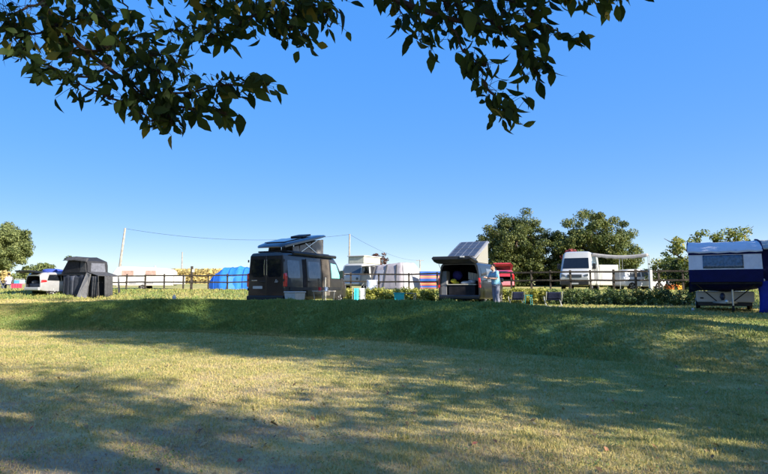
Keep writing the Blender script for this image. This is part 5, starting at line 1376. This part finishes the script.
mb = MB(); mb.prism([Vector((-.2, -.40, .02)), Vector((.05, -.40, .02)), Vector((-.08, -.33, .34))], (0, .02, 0)); mb.build('doorway', M_interior, ot)

# ------------------------------------------------------------------ camping furniture
def folding_chair(px, d, rz, mat, frame, label, s=1.0, group='folding chairs on the terrace'):
    p = at(px, d); c = empty('folding_chair', (p.x, d, gz(p.x, d)), rz, label, 'chair', group); c.scale = s if hasattr(s, '__len__') else (s, s, s)
    mb = MB(); mb.grid(lambda u, v: Vector((-.25 + .5 * u, .02 - .12 * v + .03 * math.sin(u * math.pi), .46 + .50 * v)), 8, 5); mb.build('backrest', mat, c, smooth='all', solid=.02)
    mb = MB(); mb.grid(lambda u, v: Vector((-.26 + .52 * u, .02 + .44 * v, .44 - .03 * math.sin(v * math.pi))), 6, 5); mb.build('seat', mat, c, smooth='all', solid=.02)
    for sx in (-1, 1):
        mb = MB(); mb.tube([(sx * .29, .42, 0), (sx * .29, .02, .44), (sx * .29, -.12, .98)], .015, 6); mb.build('side_frame', frame, c, smooth=True)
        mb = MB(); mb.tube([(sx * .28, -.06, 0), (sx * .28, .40, .46), (sx * .28, .42, .64)], .015, 6); mb.build('leg', frame, c, smooth=True)
        mb = MB(); mb.box((sx * .3, .2, .66), (.05, .46, .03)); mb.build('armrest', M_black, c, bevel=.01)
    mb = MB(); mb.tube([(-.29, -.05, .03), (.29, -.05, .03)], .013, 6); mb.build('crossbar', frame, c, smooth=True)
    return c
M_nchair = pm('navy_chair_cloth', (.010, .014, .036), .8, var=.15, bump=.3)
folding_chair(517, 25.0, R(6), M_nchair, M_alu, 'navy folding chair next to the standing person, left of the pair', (1, 1, .66))
folding_chair(553, 24.0, R(-3), M_nchair, M_whitepl, 'navy folding chair on a pale frame standing apart on the right', (1.15, 1, .64))
M_tealc = pm('turquoise_plastic', (.02, .42, .45), .5, var=.1)
st0 = at(527, 25.2); st = empty('camping_stool', (st0.x, 25.2, gz(st0.x, 25.2)), 0, 'small teal stool between the two navy folding chairs', 'stool')
M_dteal = pm('dark_teal_cloth', (.015, .15, .16), .7, var=.1)
mb = MB(); mb.box((0, 0, .47), (.36, .34, .035)); mb.build('seat', M_dteal, st, bevel=.012)
for sx in (-1, 1):
    for sy in (-1, 1):
        mb = MB(); mb.bar((sx * .17, sy * .15, -.02), (-sx * .0 + sx * .13, sy * .14, .46), .03); mb.build('leg', M_dteal, st)
tb0 = at(399, 25.6); tb = empty('storage_crate', (tb0.x, 25.6, gz(tb0.x, 25.6)), 0, 'turquoise plastic crate on the grass in front of the sunlit hedge', 'crate')
mb = MB(); mb.loft([[Vector((x_ * w, y_ * w * .7, z_)) for x_, y_ in ((-1, -1), (1, -1), (1, 1), (-1, 1))] for z_, w in ((0, .19), (.58, .23), (.62, .25))]); mb.build('tub', M_tealc, tb, bevel=.02)
mb = MB(); mb.box((0, 0, .64), (.52, .38, .035)); mb.build('lid', M_tealc, tb, bevel=.01)
gt0 = at(409, 26); gt = empty('camping_table', (gt0.x, 26, gz(gt0.x, 26)), R(10), 'small grey folding table right of the turquoise crate', 'table')
mb = MB(); mb.box((0, 0, .62), (.62, .42, .03)); mb.build('table_top', pm('grey_table', (.22, .22, .22), .6), gt, bevel=.008)
for sx in (-1, 1):
    for sy in (-1, 1):
        mb = MB(); mb.bar((sx * .24, sy * .16, -.02), (sx * .28, sy * .18, .61), .025); mb.build('leg', M_alu, gt)
folding_chair(371.5, 33.4, R(160), pm('white_chair_cloth', (.66, .70, .76), .8, bump=.3), M_alu, 'white folding chair before the awning tent, partly hidden by the hedge', 1.1)
for k, (px, m_, nm, lb) in enumerate(((356.5, pm('turquoise_towel', (.06, .50, .60), .9, bump=.4), 'turquoise', 'turquoise towel hanging on a low drying rack by the black van nose'), (362, pm('white_towel', (.72, .72, .70), .9, bump=.4), 'white', 'white towel hanging on the drying rack next to the turquoise towel'))):
    p = at(px, 28.0); mb = MB(); mb.grid(lambda u, v: Vector((-.115 + .23 * u, .02 * math.sin(u * 8 + k), .10 + .75 * v)), 8, 6)
    o = mb.build('towel', m_, None, smooth='all', solid=.02, loc=(p.x, 28.0, gz(p.x, 28))); tag(o, lb, 'towel')
p = at(359, 28.06); dk = empty('drying_rack', (p.x, 28.06, gz(p.x, 28.06)), 0, 'low metal drying rack carrying two towels near the sunlit hedge', 'rack')
mb = MB(); mb.tube([(-.32, 0, .86), (.32, 0, .86)], .01, 6); mb.build('rail', M_alu, dk, smooth=True)
for sx in (-1, 1):
    for sy in (-1, 1):
        mb = MB(); mb.tube([(sx * .31, sy * .25, -.02), (sx * .31, 0, .86)], .01, 6); mb.build('leg', M_alu, dk, smooth=True)
# by the black van: step box, table with a red cup, cream pole
def van_pt(x_, y_): v_ = Matrix.Rotation(-DTH, 3, 'Z') @ Vector((x_, y_, 0)); return (DVX + v_.x, DVY + v_.y)
q = van_pt(1.35, .25); bxs = empty('storage_box', (*q, gz(*q)), -DTH, 'pale grey lidded storage box at the back corner of the black van', 'box')
M_lg = pm('light_grey_plastic', (.42, .42, .42), .55, var=.1, dirt=.2)
mb = MB(); mb.loft([[Vector((x_ * w, y_ * w * 1.4, z_)) for x_, y_ in ((-1, -1), (1, -1), (1, 1), (-1, 1))] for z_, w in ((0, .24), (.66, .28))]); mb.build('tub', M_lg, bxs, bevel=.03)
mb = MB(); mb.box((0, 0, .69), (.6, .84, .06)); mb.build('lid', M_lg, bxs, bevel=.02)
q = van_pt(1.6, 2.2); pt_ = empty('picnic_table', (*q, gz(*q)), -DTH, 'pale folding table beside the sliding door of the black van', 'table')
mb = MB(); mb.box((0, 0, .70), (.6, 1.1, .035)); mb.build('table_top', pm('pale_table', (.55, .5, .46), .6, var=.1), pt_, bevel=.01)
for sx in (-1, 1):
    for sy in (-1, 1):
        mb = MB(); mb.bar((sx * .2, sy * .45, -.02), (sx * .26, sy * .48, .69), .03); mb.build('leg', M_alu, pt_)
def mug(px, py, lab, mat, r_=.045, h=.11):
    qq = van_pt(px, py); m_ = MB(); z_ = gz(*van_pt(1.6, 2.2)) + .719
    m_.lathe([(r_ * .85, 0), (r_, h), (r_ * .9, h), (r_ * .75, .012)], (0, 0, 0), 'Z', 12); m_.tube([(r_, 0, h * .8), (r_ + .035, 0, h * .65), (r_ + .03, 0, h * .35), (r_ * .95, 0, h * .22)], .008, 5)
    tag(m_.build('mug', mat, None, smooth=True, loc=(*qq, z_)), lab, 'mug')
mug(1.55, 1.9, 'red mug on the pale table beside the black van', pm('red_enamel', (.55, .03, .04), .3), .07, .16)
mug(1.6, 2.35, 'blue-white mug on the pale table beside the black van', pm('blue_enamel', (.45, .55, .70), .3), .07, .17)
q = van_pt(1.25, 2.86); cp_ = MB(); cp_.tube([(0, 0, -.02), (0, 0, 1.28)], .035, 8); cp_.ball((0, 0, 1.3), .05); tag(cp_.build('awning_post', M_cream, None, smooth=True, loc=(*q, gz(*q))), 'cream upright post at the side of the black van', 'post')
wg = at(175.5, 31); gb = empty('gas_bottle', (wg.x, 31, gz(wg.x, 31)), 0, 'small white gas bottle on the sunlit grass below the left fence', 'gas bottle'); gb.scale = (.65, .65, .7)
mb = MB(); mb.lathe([(.13, 0), (.15, .03), (.15, .36), (.11, .45), (.04, .47)], (0, 0, 0), 'Z', 14); mb.build('cylinder', M_whitepl, gb, smooth=True)
mb = MB(); mb.lathe([(.085, .44), (.085, .56), (.07, .56), (.07, .44)], (0, 0, 0), 'Z', 12); mb.build('collar', M_whitepl, gb, smooth=True)
# ------------------------------------------------------------------ people
def figure(loc, rz, joints, label, cloth, seat_hair=None, scale=1.0):
    """one continuous body (voxel-merged) with hair, clothing and shoes as children; joints is a dict of named points"""
    J = {k: Vector(v) for k, v in joints.items()}
    root = empty('person', loc, rz, label, 'person'); root.scale = (scale,) * 3
    mb = MB()
    def limb(a, b_, c, ra, rb_, rc): mb.tube([J[a], J[a].lerp(J[b_], .5), J[b_], J[b_].lerp(J[c], .35), J[c]], [ra, ra * .92, rb_, rb_ * 1.02, rc], 10)
    mb.tube([J['hip'] - Vector((0, 0, .06)), J['hip'], J['waist'], J['chest'], J['neck'] - Vector((0, 0, .06))], [.13, .155, .14, .16, .10], 12)
    mb.tube([J['neck'] - Vector((0, 0, .07)), J['neck'] + (J['head'] - J['neck']) * .6], [.062, .056], 10)
    face = (J['face'] - J['head']).normalized(); upv = Vector((0, 0, 1)); sidev = face.cross(upv).normalized()
    mb.ball(J['head'], (.078, .095, .118), 14, 10); mb.ball(J['head'] + face * .03 - upv * .055, (.06, .065, .07), 12, 8)
    mb.ball(J['head'] + face * .105 - upv * .015, (.014, .02, .024), 8, 6)
    for s_ in (-1, 1): mb.ball(J['head'] + sidev * s_ * .078 - upv * .01, (.016, .02, .032), 8, 6); mb.ball(J['head'] + face * .088 + sidev * s_ * .033 + upv * .004, (.014, .012, .010), 8, 6)
    mb.ball(J['head'] + face * .093 - upv * .058, (.026, .012, .010), 8, 6)
    for s_ in 'lr':
        limb('sh_' + s_, 'el_' + s_, 'wr_' + s_, .052, .041, .029); limb('hp_' + s_, 'kn_' + s_, 'an_' + s_, .088, .060, .040)
        w, h_ = J['wr_' + s_], J['ha_' + s_]; d = (h_ - w).normalized(); cr = d.cross(upv).normalized() if abs(d.z) < .95 else Vector((0, 1, 0)); nn = cr.cross(d)
        mb.tube([w, w + d * .05, w + d * .09], [.026, .038, .036], 8)
        for q in range(4):
            a0 = w + d * .08 + cr * (q - 1.5) * .02; l = (.065, .08, .075, .055)[q]
            mb.tube([a0, a0 + d * l * .5 - nn * .006, a0 + d * l - nn * .03], [.0095, .009, .008], 6)
        mb.tube([w + d * .03 + cr * -.032, w + d * .06 + cr * -.058, w + d * .09 + cr * -.06], [.012, .011, .009], 6)
        an, to = J['an_' + s_], J['to_' + s_]; mb.tube([an, an + (to - an) * .3 - Vector((0, 0, .01)), to], [.042, .042, .028], 8)
    body = mb.build('body', M_skin, root, smooth='all')
    m_ = body.modifiers.new('merge', 'REMESH'); m_.mode = 'VOXEL'; m_.voxel_size = .011; m_.use_smooth_shade = True
    s2 = body.modifiers.new('soft', 'SMOOTH'); s2.factor = .5; s2.iterations = 3
    mb = MB(); mb.ball(J['head'] - face * .018 + upv * .03, (.088, .104, .115), 14, 10); h = mb.build('hair', cloth['hair'], root, smooth='all')
    for v in h.data.vertices:                                       # open the hair round the face
        if (v.co - J['head']).dot(face) > .045 and (v.co - J['head']).z < .07: v.co -= face * .09
    mb = MB(); mb.tube([J['hip'] + Vector((0, 0, -.02)), J['hip'] + Vector((0, 0, .05)), J['waist'], J['chest'], J['neck'] - Vector((0, 0, .05))], [.185, .19, .175, .185, .085], 14)
    for s_ in 'lr': mb.tube([J['chest'].lerp(J['sh_' + s_], .5), J['sh_' + s_], J['sh_' + s_].lerp(J['el_' + s_], .45), J['sh_' + s_].lerp(J['el_' + s_], .85)], [.10, .078, .074, .078], 10)
    o = mb.build('shirt', cloth['shirt'], root, smooth='all'); m_ = o.modifiers.new('merge', 'REMESH'); m_.mode = 'VOXEL'; m_.voxel_size = .016; m_.use_smooth_shade = True; s2 = o.modifiers.new('soft', 'SMOOTH'); s2.factor = .5; s2.iterations = 3
    mb = MB(); mb.tube([J['hip'] + Vector((0, 0, -.09)), J['hip'] + Vector((0, 0, .06))], [.17, .172], 12)
    e = cloth.get('hem', .95)
    for s_ in 'lr':
        leg = [J['hp_' + s_] + Vector((0, 0, .05)), J['hp_' + s_].lerp(J['kn_' + s_], .5), J['kn_' + s_]]; rad = [.105, .10, .085]
        if e > .5: leg += [J['kn_' + s_].lerp(J['an_' + s_], e)]; rad += [.07]
        mb.tube(leg, rad, 10)
    o = mb.build('trousers', cloth['trousers'], root, smooth='all'); m_ = o.modifiers.new('merge', 'REMESH'); m_.mode = 'VOXEL'; m_.voxel_size = .016; m_.use_smooth_shade = True
    for s_ in 'lr':
        an, to = J['an_' + s_], J['to_' + s_]; mb = MB(); mb.tube([an + (an - to).normalized() * .05 - Vector((0, 0, .03)), an - Vector((0, 0, .025)), an.lerp(to, .6) - Vector((0, 0, .012)), to], [.04, .052, .048, .03], 10); mb.build('shoe', cloth['shoes'], root, smooth='all')
    return root
M_lshirt = pm('light_blue_shirt', (.22, .45, .60), .9, var=.1, bump=.4, bscale=12); M_gtr = pm('grey_trousers', (.26, .27, .34), .9, var=.1, bump=.3); M_shoe = pm('pale_shoes', (.42, .38, .34), .8)
st_j = dict(hip=(0, 0, .93), waist=(-.02, 0, 1.10), chest=(-.06, 0, 1.32), neck=(-.10, 0, 1.51), head=(-.15, 0, 1.63), face=(-.40, -.03, 1.58),
    sh_l=(-.08, -.19, 1.42), el_l=(-.16, -.25, 1.15), wr_l=(-.38, -.16, 1.16), ha_l=(-.50, -.12, 1.18), sh_r=(-.08, .19, 1.42), el_r=(-.18, .24, 1.16), wr_r=(-.42, .14, 1.20), ha_r=(-.54, .10, 1.22),
    hp_l=(0, -.10, .88), kn_l=(-.03, -.11, .49), an_l=(.02, -.12, .08), to_l=(-.17, -.13, .035), hp_r=(0, .10, .88), kn_r=(.0, .11, .49), an_r=(.07, .12, .08), to_r=(-.12, .13, .035))
pp_ = at(495.5, 24.4); figure((pp_.x, 24.4, gz(pp_.x, 24.4)), R(28), st_j, 'person in light blue shirt and grey trousers standing at the open camper van', dict(hair=M_hair, shirt=M_lshirt, trousers=M_gtr, shoes=M_shoe), scale=1.06)
si_j = dict(hip=(0, 0, .50), waist=(.05, 0, .66), chest=(.06, 0, .88), neck=(.04, 0, 1.07), head=(.0, 0, 1.20), face=(-.3, -.05, 1.17),
    sh_l=(.05, -.19, .99), el_l=(-.04, -.24, .74), wr_l=(-.26, -.18, .66), ha_l=(-.37, -.16, .64), sh_r=(.05, .19, .99), el_r=(-.04, .24, .74), wr_r=(-.26, .18, .66), ha_r=(-.37, .16, .64),
    hp_l=(-.04, -.1, .49), kn_l=(-.42, -.12, .50), an_l=(-.46, -.12, .08), to_l=(-.66, -.13, .035), hp_r=(-.04, .1, .49), kn_r=(-.42, .12, .50), an_r=(-.44, .12, .08), to_r=(-.64, .13, .035))
M_lil2 = pm('lilac_shirt', (.50, .45, .58), .9, var=.1, bump=.3); M_dtr = pm('dark_trousers', (.05, .055, .09), .9, var=.2)
s1 = at(9.5, 44); figure((s1.x, 44, gz(s1.x, 44)), R(-20), si_j, 'person in lilac shirt seated in a camp chair at the far left', dict(hair=M_hair, shirt=M_lil2, trousers=M_dtr, shoes=M_shoe))
folding_chair(9.8, 44.1, R(70), M_nchair, M_alu, 'dark camp chair under the seated person at the far left', 1.0, 'camp chairs at the far left')
folding_chair(2.5, 44.5, R(-60), M_nchair, M_alu, 'empty dark camp chair at the left edge of the picture', 1.0, 'camp chairs at the far left')
s2_ = at(20.5, 42.5); rb = empty('picnic_table', (s2_.x, 42.5, gz(s2_.x, 42.5)), R(4), 'low table under a red cloth behind the white estate car', 'table')
mb = MB(); mb.box((0, 0, .46), (.72, .6, .04)); mb.build('table_top', M_cream, rb, bevel=.01)
M_rcl = pm('red_check_cloth', (.60, .06, .10), .9, var=.2, scale=14)
mb = MB(); mb.box((0, 0, .485), (.78, .66, .01)); mb.grid(lambda u, v: Vector((-.39 + .78 * u, -.335 + .01 * math.sin(u * 26), .17 + .315 * v)), 20, 3); mb.build('tablecloth', M_rcl, rb)
for sx in (-1, 1):
    for sy in (-1, 1): mb = MB(); mb.bar((sx * .3, sy * .25, -.02), (sx * .32, sy * .26, .45), .035); mb.build('leg', M_alu, rb)
for k, (dx, c_, lb) in enumerate(((-.18, (.08, .32, .75), 'blue cool box on the red table, the left of two'), (.2, (.35, .62, .80), 'pale blue cool box on the red table, the right of two'))):
    cbx = empty('cool_box', (s2_.x + dx, 42.5 + .01 * k, gz(s2_.x, 42.5) + .492), R(4), lb, 'cool box'); mb = MB(); mb.box((0, 0, .13), (.32, .24, .26)); mb.build('tub', pm('coolbox_%d' % k, c_, .5), cbx, bevel=.02)
    mb = MB(); mb.box((0, 0, .285), (.33, .25, .05)); mb.build('lid', M_whitepl, cbx, bevel=.015); mb = MB(); mb.tube([(-.15, 0, .28), (-.13, 0, .38), (.13, 0, .38), (.15, 0, .28)], .01, 6); mb.build('handle', M_whitepl, cbx, smooth=True)
